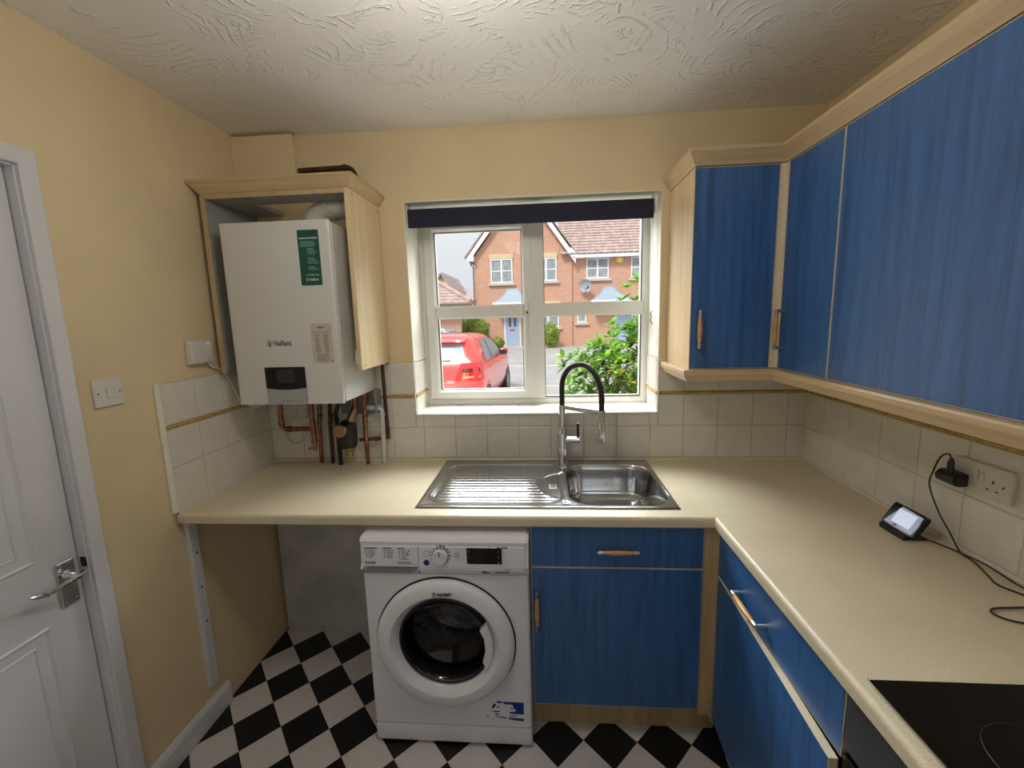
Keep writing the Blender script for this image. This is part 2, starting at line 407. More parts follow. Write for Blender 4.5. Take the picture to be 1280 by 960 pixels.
for i, j in itertools.product(range(-30, 40), range(-5, 45)):
    cx = FX+H*(i+j)+H; cy = FY+H*(i-j)        # centre of tile (i..i+1, j..j+1)
    colr = 'b' if (i+j) % 2 == 0 else 'w'
    # parity along e1 and e2: tile (0,0) is black, neighbours differ in (i+j)
    if cx < XL-H or cx > XR+H or cy > H or cy < YF-H: continue
    inside = XL < cx-H and cx+H < XR and cy+H < 0 and cy-H > YF
    if inside and cy > -1.15 and cx < 1.15:
        o = bpy.data.objects.new('floor_tile', tile_me[colr]); COL.objects.link(o); o.parent = floor; o.location = (cx, cy, 0)
    else:
        P = [(cx+H, cy), (cx, cy+H), (cx-H, cy), (cx, cy-H)]
        # clip to the room
        for ax, lim, s in ((0, XL, 1), (0, XR, -1), (1, 0.0, -1), (1, YF, 1)):
            Q = []
            for a, b in zip(P, P[1:]+P[:1]):
                ia, ib = s*(a[ax]-lim) >= -1e-9, s*(b[ax]-lim) >= -1e-9
                if ia: Q.append(a)
                if ia != ib:
                    tt = (lim-a[ax])/(b[ax]-a[ax]); Q.append((a[0]+tt*(b[0]-a[0]), a[1]+tt*(b[1]-a[1])))
            P = Q
            if len(P) < 3: break
        if len(P) < 3: continue
        area = abs(sum(a[0]*b[1]-b[0]*a[1] for a, b in zip(P, P[1:]+P[:1])))/2
        if area < 1e-4: continue
        if cy > -1.15 and cx < 1.15:
            b2 = BM(); mx_ = sum(p[0] for p in P)/len(P); my_ = sum(p[1] for p in P)/len(P)
            prism(b2, [(mx_+(p[0]-mx_)*0.995, my_+(p[1]-my_)*0.995) for p in P], -0.0018, 0.0, 'z')
            obj('floor_tile', b2, 'floorblack' if colr == 'b' else 'floorwhite', floor)
        else:
            f = far[colr]; f.faces.new([f.verts.new((p[0], p[1], 0)) for p in P])
for c_, mm in (('w', 'floorwhite'), ('b', 'floorblack')):
    obj('floor_tile_field', far[c_], mm, floor, kind='stuff')

# wall tiles -------------------------------------------------------------
TH = 0.008; tcache = {}
def tile_mesh(w, h):
    key = (round(w, 4), round(h, 4))
    if key not in tcache:
        b2 = BM(); g = 0.0013; e = 0.0022
        o_ = [(g, g), (w-g, g), (w-g, h-g), (g, h-g)]; i_ = [(g+e, g+e), (w-g-e, g+e), (w-g-e, h-g-e), (g+e, h-g-e)]
        A = [b2.verts.new((x, -0.003, z)) for x, z in o_]; B = [b2.verts.new((x, -TH+0.0015, z)) for x, z in o_]; C = [b2.verts.new((x, -TH, z)) for x, z in i_]
        for i in range(4):
            b2.faces.new((A[i], A[(i+1) % 4], B[(i+1) % 4], B[i])); b2.faces.new((B[i], B[(i+1) % 4], C[(i+1) % 4], C[i]))
        b2.faces.new(C)
        me = bpy.data.meshes.new('wall_tile'); b2.to_mesh(me); b2.free(); me.materials.append(M['tile']); tcache[key] = me
    return tcache[key]
def wtile(parent, T, x0, x1, z0, z1):
    if x1-x0 < 0.012 or z1-z0 < 0.012: return
    o = bpy.data.objects.new('wall_tile', tile_mesh(x1-x0, z1-z0)); COL.objects.link(o); o.parent = parent
    j = lambda a: rnd.uniform(-a, a)
    o.matrix_local = T @ Matrix.Translation((x0, j(0.0004), z0)) @ Matrix.Rotation(j(0.003), 4, 'X') @ Matrix.Rotation(j(0.003), 4, 'Z')
def strip(parent, T, x0, x1, z0=1.2145, z1=1.2285):
    b2 = BM(); prism(b2, [(-0.003, z0), (-TH-0.001, z0), (-TH-0.0045, z0+0.004), (-TH-0.0045, z1-0.004), (-TH-0.001, z1), (-0.003, z1)], x0, x1, 'x', T)
    obj('gilt_trim', b2, 'gilt', parent)
def grout(parent, T, x0, x1, z0, z1):
    b2 = BM(); box(b2, x0, x1, -0.0056, 0, z0, z1, T=T); obj('grout', b2, 'grout', parent)
R0, R1, R2, R3 = 0.914, 1.067, 1.2145, 1.382
T0 = Matrix.Identity(4)
xs = [XL, -0.869] + [-0.869+0.1533*k for k in range(1, 16)] + [XR]
xs = [x for x in xs if x < XR-0.02] + [XR]
for a, b in zip(xs, xs[1:]):
    wtile(wall_back, T0, a, b, R0, R1)
    for x0, x1 in ([(a, b)] if b <= WX0 or a >= WX1 else [(a, min(b, WX0)), (max(a, WX1), b)]):
        if x1 > x0:
            wtile(wall_back, T0, x0, x1, R1, R2); wtile(wall_back, T0, x0, x1, 1.2285, R3)
    m0, m1 = max(a, WX0), min(b, WX1)
    if m1 > m0: wtile(wall_back, T0, m0, m1, R1, WZ0)
grout(wall_back, T0, XL, XR, R0-0.004, WZ0); grout(wall_back, T0, XL, WX0, WZ0, R3); grout(wall_back, T0, WX1, XR, WZ0, R3)
strip(wall_back, T0, XL, WX0); strip(wall_back, T0, WX1, XR)
# sill and cheek tiles of the opening
Ts = Matrix.Translation((0, 0, WZ0)) @ Matrix.Rotation(-PI/2, 4, 'X')     # local z -> +y, local -y -> +z
Ts = Matrix(((1, 0, 0, 0), (0, 0, 1, 0), (0, -1, 0, WZ0), (0, 0, 0, 1)))
sxs = [WX0, -0.267] + [-0.267+0.1555*k for k in range(1, 8)] + [WX1]
for a, b in zip(sxs, sxs[1:]):
    if b > WX1: b = WX1
    if b-a > 0.012: wtile(wall_back, Ts, a, b, -0.004, 0.155); wtile(wall_back, Ts, a, b, 0.155, 0.195)
grout(wall_back, Ts, WX0, WX1, 0.0, 0.195)
TL_ = Matrix(((0, -1, 0, WX0), (1, 0, 0, 0), (0, 0, 1, 0), (0, 0, 0, 1)))   # local x -> +y, local -y -> +x
TR_ = Matrix(((0, 1, 0, WX1), (1, 0, 0, 0), (0, 0, 1, 0), (0, 0, 0, 1)))    # local x -> +y, local -y -> -x
for T in (TL_, TR_):
    for x0, x1 in ((-0.004, 0.145), (0.145, 0.195)):
        wtile(wall_back, T, x0, x1, WZ0+0.006, R2); wtile(wall_back, T, x0, x1, 1.2285, R3)
    grout(wall_back, T, 0, 0.195, WZ0, R3); strip(wall_back, T, 0, 0.195)
b2 = BM()
for x0, x1, z0, z1 in ((WX0-0.001, WX0+0.006, WZ0-0.002, R3), (WX1-0.006, WX1+0.001, WZ0-0.002, R3), (WX0-0.001, WX1+0.001, WZ0-0.003, WZ0+0.006)):
    box(b2, x0, x1, -0.0115, -0.003, z0, z1, 0.0015, 1)
obj('tile_bead', b2, 'upvc', wall_back)
# left wall tiles (local x -> +y, local -y -> +x)
TLW = Matrix(((0, -1, 0, XL), (1, 0, 0, 0), (0, 0, 1, 0), (0, 0, 0, 1)))
ys = [-0.560, -0.417, -0.279, -0.127, -0.008]
for a, b in zip(ys, ys[1:]):
    wtile(wall_left, TLW, a, b, R0-0.008, R1+0.003); wtile(wall_left, TLW, a, b, R1+0.003, R2); wtile(wall_left, TLW, a, b, 1.2285, R3)
grout(wall_left, TLW, -0.562, 0, R0-0.01, R3); strip(wall_left, TLW, -0.560, -0.006)
b2 = BM(); box(b2, XL, XL+0.0105, -0.580, -0.560, 0.903, R3+0.003, 0.003); obj('tile_bead', b2, 'reveal', wall_left)
# right wall tiles (local x -> -y, local -y -> -x)
TRW = Matrix(((0, 1, 0, XR), (-1, 0, 0, 0), (0, 0, 1, 0), (0, 0, 0, 1)))
yr = [0.008, 0.133, 0.276, 0.428, 0.577, 0.727, 0.878, 1.030, 1.182, 1.334, 1.486, 1.638, 1.79, 1.942, 2.094, 2.25]
for a, b in zip(yr, yr[1:]):
    wtile(wall_right, TRW, a, b, R0-0.006, 1.058); wtile(wall_right, TRW, a, b, 1.058, R2); wtile(wall_right, TRW, a, b, 1.2285, R3)
grout(wall_right, TRW, 0.0, 2.25, R0-0.01, R3); strip(wall_right, TRW, 0.006, 2.25)

# boxed-in duct in the corner, above the boiler cupboard
b2 = BM()
prism(b2, [(p[0], p[1]) for p in rrect(XL+0.001, -0.748, 2.16, 2.402, 0.012)], -0.055, -0.043, 'y')
box(b2, XL+0.004, -0.760, -0.043, 0, 2.16, 2.402); box(b2, -0.760, -0.735, -0.02, 0, 2.16, 2.414)
put(obj('trim_1', b2, 'cream', kind='structure'), 'boxed-in duct panel painted cream in the ceiling corner above the boiler cupboard')

# skirting on the left wall
b2 = BM(); prism(b2, [(XL, 0), (XL+0.018, 0), (XL+0.018, 0.075), (XL+0.008, 0.092), (XL, 0.092)], -0.812, -0.452, 'y')
obj('baseboard_left', b2, 'gloss', kind='structure')
# batten fixed to the wall under the worktop end
b2 = BM(); box(b2, XL, XL+0.020, -0.542, -0.505, 0.150, 0.858, 0.002)
ba = thing('wall_batten', (XL, -0.52, 0.15), 'white painted timber batten upright on the left wall under the worktop end', 'batten')
obj('batten_strip', b2, 'gloss', ba)
b2 = BM()
for z in (0.72, 0.575, 0.43): lathe(b2, [(0, 0), (0.004, 0.0), (0.004, 0.0012), (0, 0.0012)], (XL+0.020, -0.522, z), 'x', 10)
obj('screw_hole', b2, 'dark', ba)

# door and its frame ------------------------------------------------------
def arch(bm, T=None):
    y0, y1 = DY0+0.015, DY1-0.015
    prof = [(0, 0), (0.016, 0), (0.018, 0.003), (0.018, 0.039), (0.014, 0.044), (0, 0.044)]  # (proud, distance out from opening)
    for a, b, s in (((y1, 0), (y1, DZ), 1), ((y0, 0), (y0, DZ), -1)):
        lo = [bm.verts.new((XL+d, a[0]+s*o, 0)) for d, o in prof]; hi = [bm.verts.new((XL+d, a[0]+s*o, DZ+o)) for d, o in prof]
        for k_ in range(6): bm.faces.new((lo[k_], lo[(k_+1) % 6], hi[(k_+1) % 6], hi[k_]))
        bm.faces.new(lo); bm.faces.new(hi)
    A = [bm.verts.new((XL+d, y0-o, DZ+o)) for d, o in prof]; B = [bm.verts.new((XL+d, y1+o, DZ+o)) for d, o in prof]
    for k_ in range(6): bm.faces.new((A[k_], A[(k_+1) % 6], B[(k_+1) % 6], B[k_]))
    bm.faces.new(A); bm.faces.new(B)
b2 = BM(); arch(b2); put(obj('trim_2', b2, 'gloss', kind='structure'), 'white glossy architrave round the left door')
b2 = BM()      # jamb lining
for y0, y1 in ((DY1-0.018, DY1), (DY0, DY0+0.018)): box(b2, XL-0.15, XL+0.004, y0, y1, 0, DZ, 0.002, 1)
box(b2, XL-0.15, XL+0.004, DY0, DY1, DZ-0.006, DZ+0.004, 0.002, 1)
put(obj('trim_3', b2, 'gloss', kind='structure'), 'white door lining inside the left architrave')
door = bpy.data.objects.new('door_1', None); COL.objects.link(door); door.location = (XL-0.02, DY0+0.03, 0.004); door['kind'] = 'structure'
dy0, dy1, dx = DY0+0.021, DY1-0.0205, XL-0.022
b2 = BM(); box(b2, dx-0.035, dx, dy0, dy1, 0.006, DZ-0.0085, 0.002, 1); obj('door_leaf', b2, 'gloss', door)
def mould(bm, y0, y1, z0, z1):     # raised ogee frame and field pressed into the leaf
    for k_, (o, w, hgt) in enumerate(((0, 0.012, 0.005), (0.036, 0.006, 0.0035))):
        a0, a1, c0, c1 = y0+o, y1-o, z0+o, z1-o
        pr = [(0, 0), (w/2, hgt), (w, 0)]
        cs = [(a0, c0, 1, 1), (a1, c0, -1, 1), (a1, c1, -1, -1), (a0, c1, 1, -1)]
        rings = [[bm.verts.new((dx+h_, y+sy*d, z+sz*d)) for d, h_ in pr] for y, z, sy, sz in cs]
        for i in range(4):
            a, b = rings[i], rings[(i+1) % 4]
            for q in range(2): bm.faces.new((a[q], b[q], b[q+1], a[q+1]))
for y0, y1 in ((dy0+0.095, dy0+0.335), (dy1-0.335, dy1-0.093)):
    for z0, z1 in ((0.12, 0.766), (0.953, 1.86)):
        b2 = BM(); mould(b2, y0, y1, z0, z1); obj('door_panel', b2, 'gloss', door)
b2 = BM(); box(b2, dx, dx+0.008, -0.924, -0.882, 0.793, 0.925, 0.002)
pl = obj('handle_plate', b2, 'chrome', door)
b2 = BM()
for y, z in ((-0.916, 0.915), (-0.890, 0.915), (-0.916, 0.803), (-0.890, 0.803)): lathe(b2, [(0.0035, 0), (0.0035, 0.0012), (0, 0.002)], (dx+0.008, y, z), 'x', 8)
obj('screw', b2, 'chrome_dull', pl)
b2 = BM(); lathe(b2, [(0.014, 0.006), (0.013, 0.014), (0.009, 0.022), (0.009, 0.045), (0.010, 0.05), (0, 0.052)], (dx, -0.903, 0.884), 'x', 16)
tube(b2, [(dx+0.045, -0.888, 0.884), (dx+0.048, -0.910, 0.885), (dx+0.050, -0.935, 0.883), (dx+0.048, -0.962, 0.879), (dx+0.045, -0.982, 0.880), (dx+0.040, -0.998, 0.884), (dx+0.037, -1.010, 0.888)], [0.007, 0.0085, 0.0065, 0.006, 0.0085, 0.008, 0.004], 10)
obj('door_handle', b2, 'chrome', door, True)
b2 = BM(); box(b2, XL-0.016, XL+0.002, DY1-0.0195, DY1-0.0175, 0.885, 0.915); obj('latch', b2, 'dark', door)

# ------------------------------------------------------------------ window
W0, W1 = 0.192, 0.262
def rect_frame(bm, x0, x1, z0, z1, w, y0, y1, bev=0.005):
    """mitred four-sided frame of section w, front at y0"""
    wl, wr, wb, wt = w if isinstance(w, tuple) else (w,)*4
    O = [(x0, z0), (x1, z0), (x1, z1), (x0, z1)]; I = [(x0+wl, z0+wb), (x1-wr, z0+wb), (x1-wr, z1-wt), (x0+wl, z1-wt)]
    def ring(P, Q, f, y): return [bm.verts.new((p[0]+(q[0]-p[0])*f, y, p[1]+(q[1]-p[1])*f)) for p, q in zip(P, Q)]
    b = bev/ max(wl, 0.01)
    rs = [ring(O, I, 0, y1), ring(O, I, 0, y0+bev*0.6), ring(O, I, b*0.6, y0), ring(O, I, 1-2.4*b, y0), ring(O, I, 1-0.4*b, y0+bev*2.0), ring(O, I, 1, y0+bev*2.6), ring(O, I, 1, y1)]
    for a, c in zip(rs, rs[1:]+rs[:1]):
        for i in range(4): bm.faces.new((a[i], a[(i+1) % 4], c[(i+1) % 4], c[i]))
b2 = BM(); rect_frame(b2, WX0, WX1, WZ0, WZ1, (0.032, 0.036, 0.040, 0.05), W0, W1)
win = put(obj('window_1', b2, 'upvc', kind='structure'), 'white plastic two-light kitchen window above the sink')
b2 = BM(); prism(b2, [(0.272, W0), (0.334, W0), (0.334, W1), (0.272, W1)], WZ0+0.038, WZ1-0.045, 'z'); obj('mullion', b2, 'upvc', win)
sash = None
b2 = BM(); rect_frame(b2, -0.264, 0.273, 1.170, 2.066, (0.052, 0.047, 0.045, 0.052), W0-0.012, W0+0.045)
sash = obj('opening_sash', b2, 'upvc', win)
b2 = BM(); prism(b2, [(W0-0.008, 1.583), (W0-0.012, 1.592), (W0-0.012, 1.639), (W0-0.008, 1.648), (W0+0.03, 1.648), (W0+0.03, 1.583)], -0.214, 0.228, 'x')
obj('transom', b2, 'upvc', sash)
b2 = BM(); rect_frame(b2, -0.2135, 0.2275, 1.214, 2.015, 0.0045, W0+0.002, W0+0.02, 0.001); obj('gasket', b2, 'rubber', sash)
b2 = BM(); prism(b2, [(W0+0.003, 1.583), (W0, 1.592), (W0, 1.641), (W0+0.003, 1.650), (W0+0.04, 1.650), (W0+0.04, 1.583)], 0.333, 0.820, 'x')
obj('transom', b2, 'upvc', win)
b2 = BM(); rect_frame(b2, 0.333, 0.820, 1.170, 2.064, 0.004, W0+0.012, W0+0.03, 0.001); obj('gasket', b2, 'rubber', win)
for x0, x1, z0, z1, par in ((-0.214, 0.228, 1.216, 1.583, sash), (-0.214, 0.228, 1.648, 2.014, sash), (0.334, 0.820, 1.172, 1.583, win), (0.334, 0.820, 1.650, 2.062, win)):
    b2 = BM(); box(b2, x0-0.004, x1+0.004, W0+0.022, W0+0.026, z0-0.004, z1+0.004); obj('pane', b2, 'glass', par)
b2 = BM(); box(b2, 0.238, 0.262, W0-0.022, W0-0.012, 1.555, 1.655, 0.004)
tube(b2, [(0.250, W0-0.02, 1.625), (0.250, W0-0.042, 1.620), (0.250, W0-0.046, 1.600), (0.251, W0-0.044, 1.53), (0.252, W0-0.040, 1.445)], [0.008, 0.009, 0.009, 0.0075, 0.006], 10)
hd = obj('window_handle', b2, 'whiteplastic', win, True)
b2 = BM(); box(b2, 0.245, 0.256, W0-0.054, W0-0.040, 1.596, 1.612, 0.002); obj('handle_lock', b2, 'black', hd)

# roller blind
bl = thing('roller_blind', (0.27, 0.05, 2.02), 'navy blue roller blind rolled right up across the top of the window', 'blind')
b2 = BM()
prof = [(0.036*math.cos(a)+0.05, 0.036*math.sin(a)+2.044) for a in [PI*2*i/20 for i in range(20)]]
prism(b2, prof, -0.279, 0.821, 'x'); obj('rolled_fabric', b2, 'navy', bl, True)
b2 = BM(); box(b2, -0.279, 0.821, 0.010, 0.0135, 2.000, 2.082, 0.001, 1); obj('fabric_drop', b2, 'navy', bl)
b2 = BM()
for x in (-0.287, 0.826): box(b2, x-0.002, x+0.004, 0.02, 0.08, 2.02, 2.107, 0.001, 1)
lathe(b2, [(0, 0), (0.02, 0), (0.02, 0.012), (0, 0.012)], (0.823, 0.05, 2.044), 'x', 16)
obj('bracket', b2, 'whiteplastic', bl)
b2 = BM()
for i in range(0, 150):
    t_ = i/149; a = t_*2*PI
    z = 1.60+0.44*math.cos(a); z = max(1.165, min(2.03, 1.60+0.62*math.cos(a)))
    x = 0.838-0.002*math.sin(a); y = 0.05+(0.035+0.045*(1-(z-1.165)/0.87))*math.sin(a)*1.0
    b3 = bmesh.ops.create_icosphere(b2, subdivisions=1, radius=0.0022)['verts']; bmesh.ops.translate(b2, verts=b3, vec=(x, y, z))
path = [(0.838-0.002*math.sin(a), 0.05+(0.035+0.045*(1-(max(1.165, min(2.03, 1.60+0.62*math.cos(a)))-1.165)/0.87))*math.sin(a), max(1.165, min(2.03, 1.60+0.62*math.cos(a)))) for a in [2*PI*i/60 for i in range(60)]]
tube(b2, path, 0.0007, 5, closed=True)
obj('bead_chain', b2, 'whiteplastic', bl, kind='stuff')
b2 = BM(); tube(b2, [(0.846, 0.10, 1.600), (0.838, 0.10, 1.585), (0.842, 0.10, 1.57), (0.836, 0.10, 1.555), (0.846, 0.10, 1.535)], 0.0022, 8)
single('cord_cleat', b2, 'black', 'small dark wire hook screwed to the right cheek of the window opening', 'hook')

# ------------------------------------------------------------------ cabinet kit
def handle(parent, T, x, z, vertical=True, L=0.135, tag='handle'):
    """bow handle on the face y=0 of frame T (facing local -y)"""
    h = L/2; ends = [(x, z-h), (x, z+h)] if vertical else [(x-h, z), (x+h, z)]
    b2 = BM(); n = 9; pts = []; rs = []
    for i in range(n):
        t_ = i/(n-1); a = 0.004; p = 0.10+0.80*t_
        pts.append((ends[0][0]+(ends[1][0]-ends[0][0])*p, -0.027-0.002*math.sin(PI*t_), ends[0][1]+(ends[1][1]-ends[0][1])*p)); rs.append(0.0048+0.0034*math.sin(PI*t_))
    tube(b2, pts, rs, 10); bmesh.ops.transform(b2, matrix=T, verts=b2.verts)
    ho = obj(tag, b2, 'handlewood', parent, True)
    b2 = BM()
    for ex, ez in ends:
        tube(b2, [(ex, 0.001, ez), (ex, -0.028, ez)], 0.0058, 10)
        s = 1 if (ez < z or (not vertical and ex < x)) else -1
        d = (0, 0.014*s) if vertical else (0.014*s, 0)
        tube(b2, [(ex-d[0]*0.2, -0.027, ez-d[1]*0.2), (ex+d[0], -0.027, ez+d[1])], 0.0062, 10)
    bmesh.ops.transform(b2, matrix=T, verts=b2.verts)
    obj('handle_post', b2, 'chrome_dull', ho, True)
def front(parent, name, T, x0, x1, z0, z1, th=0.018, y=0.0, T2=None):
    """blue front with pale edge band, outer face at local y"""
    TT = T if T2 is None else T @ T2
    b2 = BM(); box(b2, x0+0.0016, x1-0.0016, y-0.0006, y+th-0.003, z0+0.0016, z1-0.0016, 0.0006, 1, T=TT); f = obj(name, b2, 'blue', parent)
    b2 = BM(); box(b2, x0, x1, y, y+th, z0, z1, T=TT); obj('edge_band', b2, 'edging', f)
    return f

# wall cabinets, right -----------------------------------------------------
Z0, Z1 = 1.370, 2.100
TB = frame(0, -0.300, 0)                       # back run, front plane y=-0.30
TRR = frame(1.200, 0, 0, -PI/2)                # right run: local x = -world y
c1 = thing('wall_cabinet', (1.03, -0.15, Z0), 'blue-doored wall cabinet beside the window with a bare maple side panel', 'cabinet')
b2 = BM(); box(b2, 0.884, 0.902, -0.300, -0.001, Z0-0.002, Z1, 0.0008, 1); obj('side_panel', b2, 'maple', c1)
b2 = BM(); box(b2, 0.902, 1.20, -0.278, -0.001, Z0, Z0+0.018); box(b2, 0.902, 1.20, -0.278, -0.001, Z1-0.018, Z1); box(b2, 0.902, 1.2, -0.01, -0.001, Z0, Z1); obj('carcass', b2, 'carcass', c1)
d = front(c1, 'door', TB, 0.8855, 1.1785, Z0, Z1-0.002)
handle(d, TB, 0.911, 1.521)
b2 = BM(); prism(b2, [(1.1805, -0.298), (1.200, -0.298), (1.2, -0.318), (1.218, -0.318), (1.218, -0.28), (1.1805, -0.28)], Z0, Z1, 'z'); obj('corner_post', b2, 'edging', c1)
c2 = thing('wall_cabinet', (1.36, -0.45, Z0), 'narrow blue-doored wall cabinet in the right corner with a handle at its left edge', 'cabinet')
b2 = BM(); box(b2, 1.222, XR-0.001, -0.588, -0.30, Z0, Z0+0.018); box(b2, 1.222, XR-0.001, -0.588, -0.30, Z1-0.018, Z1); box(b2, 1.222, XR-0.001, -0.588, -0.570, Z0+0.018, Z1-0.018); obj('carcass', b2, 'maple', c2)
d = front(c2, 'door', TRR, 0.320, 0.5865, Z0, Z1-0.002); handle(d, TRR, 0.345, 1.515)
c3 = thing('wall_cabinet', (1.36, -0.89, Z0), 'large blue-doored wall cabinet nearest the camera on the right wall', 'cabinet')
b2 = BM(); box(b2, 1.222, XR-0.001, -1.190, -0.590, Z0, Z0+0.018); box(b2, 1.222, XR-0.001, -1.190, -0.590, Z1-0.018, Z1); box(b2, 1.222, XR-0.001, -1.190, -1.172, Z0+0.018, Z1-0.018); box(b2, 1.222, XR-0.001, -0.608, -0.59, Z0+0.018, Z1-0.018); obj('carcass', b2, 'maple', c3)
d = front(c3, 'door', TRR, 0.5905, 1.188, Z0, Z1-0.002); handle(d, TRR, 1.162, 1.515)
path = [(0.884, -0.001), (0.884, -0.300), (1.200, -0.300), (1.200, -1.195)]
cp = [(-0.006, 2.104), (0.000, 2.103), (0.030, 2.146), (0.030, 2.157), (0.020, 2.160), (-0.02, 2.160), (-0.02, 2.104)]
b2 = BM(); sweep(b2, path, cp); single('cornice', b2, 'maple_x', 'pale maple cornice running along the top of the blue wall cabinets', 'moulding', loc=(0.884, -0.3, 2.10), smooth=False)
lp = [(-0.016, 1.368), (0.024, 1.368), (0.027, 1.362), (0.026, 1.350), (0.018, 1.336), (0.010, 1.322), (0.002, 1.322), (-0.016, 1.345)]
b2 = BM(); sweep(b2, path, lp); single('light_rail', b2, 'maple_x', 'pale maple light rail along the bottom of the blue wall cabinets', 'moulding', loc=(0.884, -0.3, 1.32), smooth=False)

# boiler cupboard -----------------------------------------------------------
bc = thing('boiler_cupboard', (-0.70, -0.15, 1.385), 'doorless maple cupboard open at the front around the white boiler', 'cabinet')
b2 = BM(); box(b2, -0.423, -0.405, -0.300, -0.001, 1.387, 2.092, 0.0008, 1); sp = obj('side_panel', b2, 'maple', bc)
b2 = BM()
for y, z in ((-0.27, 2.075), (-0.03, 2.07), (-0.27, 1.405), (-0.015, 1.41)): lathe(b2, [(0, 0), (0.003, 0.0), (0.003, 0.001), (0, 0.001)], (-0.405, y, z), 'x', 8)
obj('screw', b2, 'dark', sp)
b2 = BM(); box(b2, -1.005, -0.987, -0.298, -0.001, 1.387, 2.092, 0.0008, 1); obj('side_panel', b2, 'carcass', bc)
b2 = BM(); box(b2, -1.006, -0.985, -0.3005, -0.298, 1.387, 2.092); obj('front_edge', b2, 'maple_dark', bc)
b2 = BM()   # top board with the flue cut-out
box(b2, -0.987, -0.423, -0.298, -0.19, 2.074, 2.092); box(b2, -0.987, -0.86, -0.19, -0.001, 2.074, 2.092); box(b2, -0.47, -0.423, -0.19, -0.001, 2.074, 2.092)
obj('top_board', b2, 'carcass', bc)
b2 = BM(); box(b2, -0.987, -0.423, -0.3005, -0.298, 2.074, 2.092); obj('front_edge', b2, 'maple_dark', bc)
b2 = BM(); sweep(b2, [(-1.005, -0.001), (-1.005, -0.300), (-0.405, -0.300), (-0.405, -0.001)], [(-0.004, 2.093), (0.0, 2.093), (0.029, 2.132), (0.029, 2.139), (0.022, 2.142), (-0.018, 2.142), (-0.018, 2.093)])
obj('cornice', b2, 'maple_x', bc)
b2 = BM(); box(b2, -0.430, -0.4235, -0.30, -0.284, 1.410, 1.468, 0.002); obj('door_catch', b2, 'whiteplastic', bc)

# boiler ---------------------------------------------------------------------
bo = thing('gas_boiler', (-0.69, -0.17, 1.262), 'white wall-hung gas boiler with a black display inside the maple cupboard', 'boiler')
bx0, bx1, by, bz0, bz1 = -0.913, -0.474, -0.340, 1.262, 1.970
b2 = BM(); box(b2, bx0, bx1, by+0.022, -0.002, bz0, bz1-0.004, 0.004, 2); obj('casing', b2, 'boiler', bo)
b2 = BM(); prism(b2, rrect(bx0, bx1, by, -0.3195, 0.0095, 4), bz0-0.002, bz1, 'z'); obj('front_cover', b2, 'boiler', bo, True)
b2 = BM(); prism(b2, rrect(-0.789, -0.620, bz0-0.003, 1.412, 0.002, 1), by-0.0025, by+0.01, 'y'); fa = obj('fascia', b2, 'silver', bo)
b2 = BM(); pts = [(-0.788, 1.411), (-0.621, 1.411), (-0.621, 1.327)] + [(-0.621-0.167*i/8, 1.327-0.007*math.sin(PI*i/8)) for i in range(1, 8)] + [(-0.788, 1.327)]
prism(b2, pts, by-0.0040, by-0.0020, 'y'); dp = obj('display_panel', b2, 'black_gloss', fa)
b2 = BM(); box(b2, -0.738, -0.668, by-0.0046, by-0.0038, 1.347, 1.403); obj('screen', b2, mat('dim_lcd', (0.02, 0.02, 0.022), 0.15), fa)
text('lettering', 'ecoTEC plus', 0.0095, (-0.705, by-0.0025, 1.271), 'ink', fa, align='CENTER')
text('brand_lettering', 'Vaillant', 0.0300, (-0.741, by, 1.497), 'ink', bo, bold=0.0006, sx=0.84)
b2 = BM(); n = 24
for r0, r1 in ((0.0112, 0.0134),):
    for i in range(n):
        a, b = 2*PI*i/n, 2*PI*(i+1)/n
        vs_ = [b2.verts.new((-0.757+0.86*r*math.cos(q), y, 1.506+r*math.sin(q))) for y in (by-0.0004,) for r, q in ((r0, a), (r1, a), (r1, b), (r0, b))]
        b2.faces.new(vs_)
box(b2, -0.7605, -0.7535, by-0.0004, by, 1.497, 1.509); prism(b2, [(-0.7625, 1.5155), (-0.7585, 1.509), (-0.757, 1.509)], by-0.0004, by, 'y'); prism(b2, [(-0.7515, 1.5155), (-0.7555, 1.509), (-0.757, 1.509)], by-0.0004, by, 'y')
obj('emblem', b2, 'ink', bo)
gx0, gx1, gz0, gz1 = -0.6005, -0.5165, 1.727, 1.934
b2 = BM(); prism(b2, rrect(gx0, gx1, gz0, gz1, 0.004, 3), by-0.0006, by, 'y'); gs = obj('sticker', b2, 'green', bo); gs['label'] = 'green checklist sticker with white print'
yy = by-0.0006
text('lettering', 'Important Checklist', 0.0088, ((gx0+gx1)/2, yy, 1.901), 'ink_white', gs, align='CENTER', bold=0.0002)
text('lettering', 'www.vaillant.co.uk', 0.0068, ((gx0+gx1)/2+0.006, yy, 1.765), 'ink_white', gs, align='CENTER', bold=0.0001)
text('lettering', 'Vaillant', 0.0125, (-0.567, yy, 1.745), 'ink_white', gs, bold=0.0002)
b2 = BM()
for i in range(16):
    a, b = 2*PI*i/16, 2*PI*(i+1)/16
    b2.faces.new([b2.verts.new((-0.575+r*math.cos(q), yy-0.0004, 1.7495+r*math.sin(q))) for r, q in ((0.0036, a), (0.0052, a), (0.0052, b), (0.0036, b))])
obj('emblem', b2, 'ink_white', gs)
R_ = []
for i in range(4): R_.append((gx0+0.010, gx1-0.010-rnd.uniform(0, 0.012), 1.8895-0.0055*i, 1.8915-0.0055*i))
for zb, n in ((1.864, 5), (1.829, 5), (1.796, 3)):
    R_.append((gx0+0.034, gx0+0.060, zb-0.001, zb+0.0015))
    for i in range(1, n): R_.append((gx0+0.034, gx1-0.008-rnd.uniform(0, 0.012), zb-0.0005-0.005*i, zb+0.001-0.005*i))
bars('fine_print', R_, yy, mat('pale_green_print', (0.28, 0.42, 0.36), 0.6), gs)
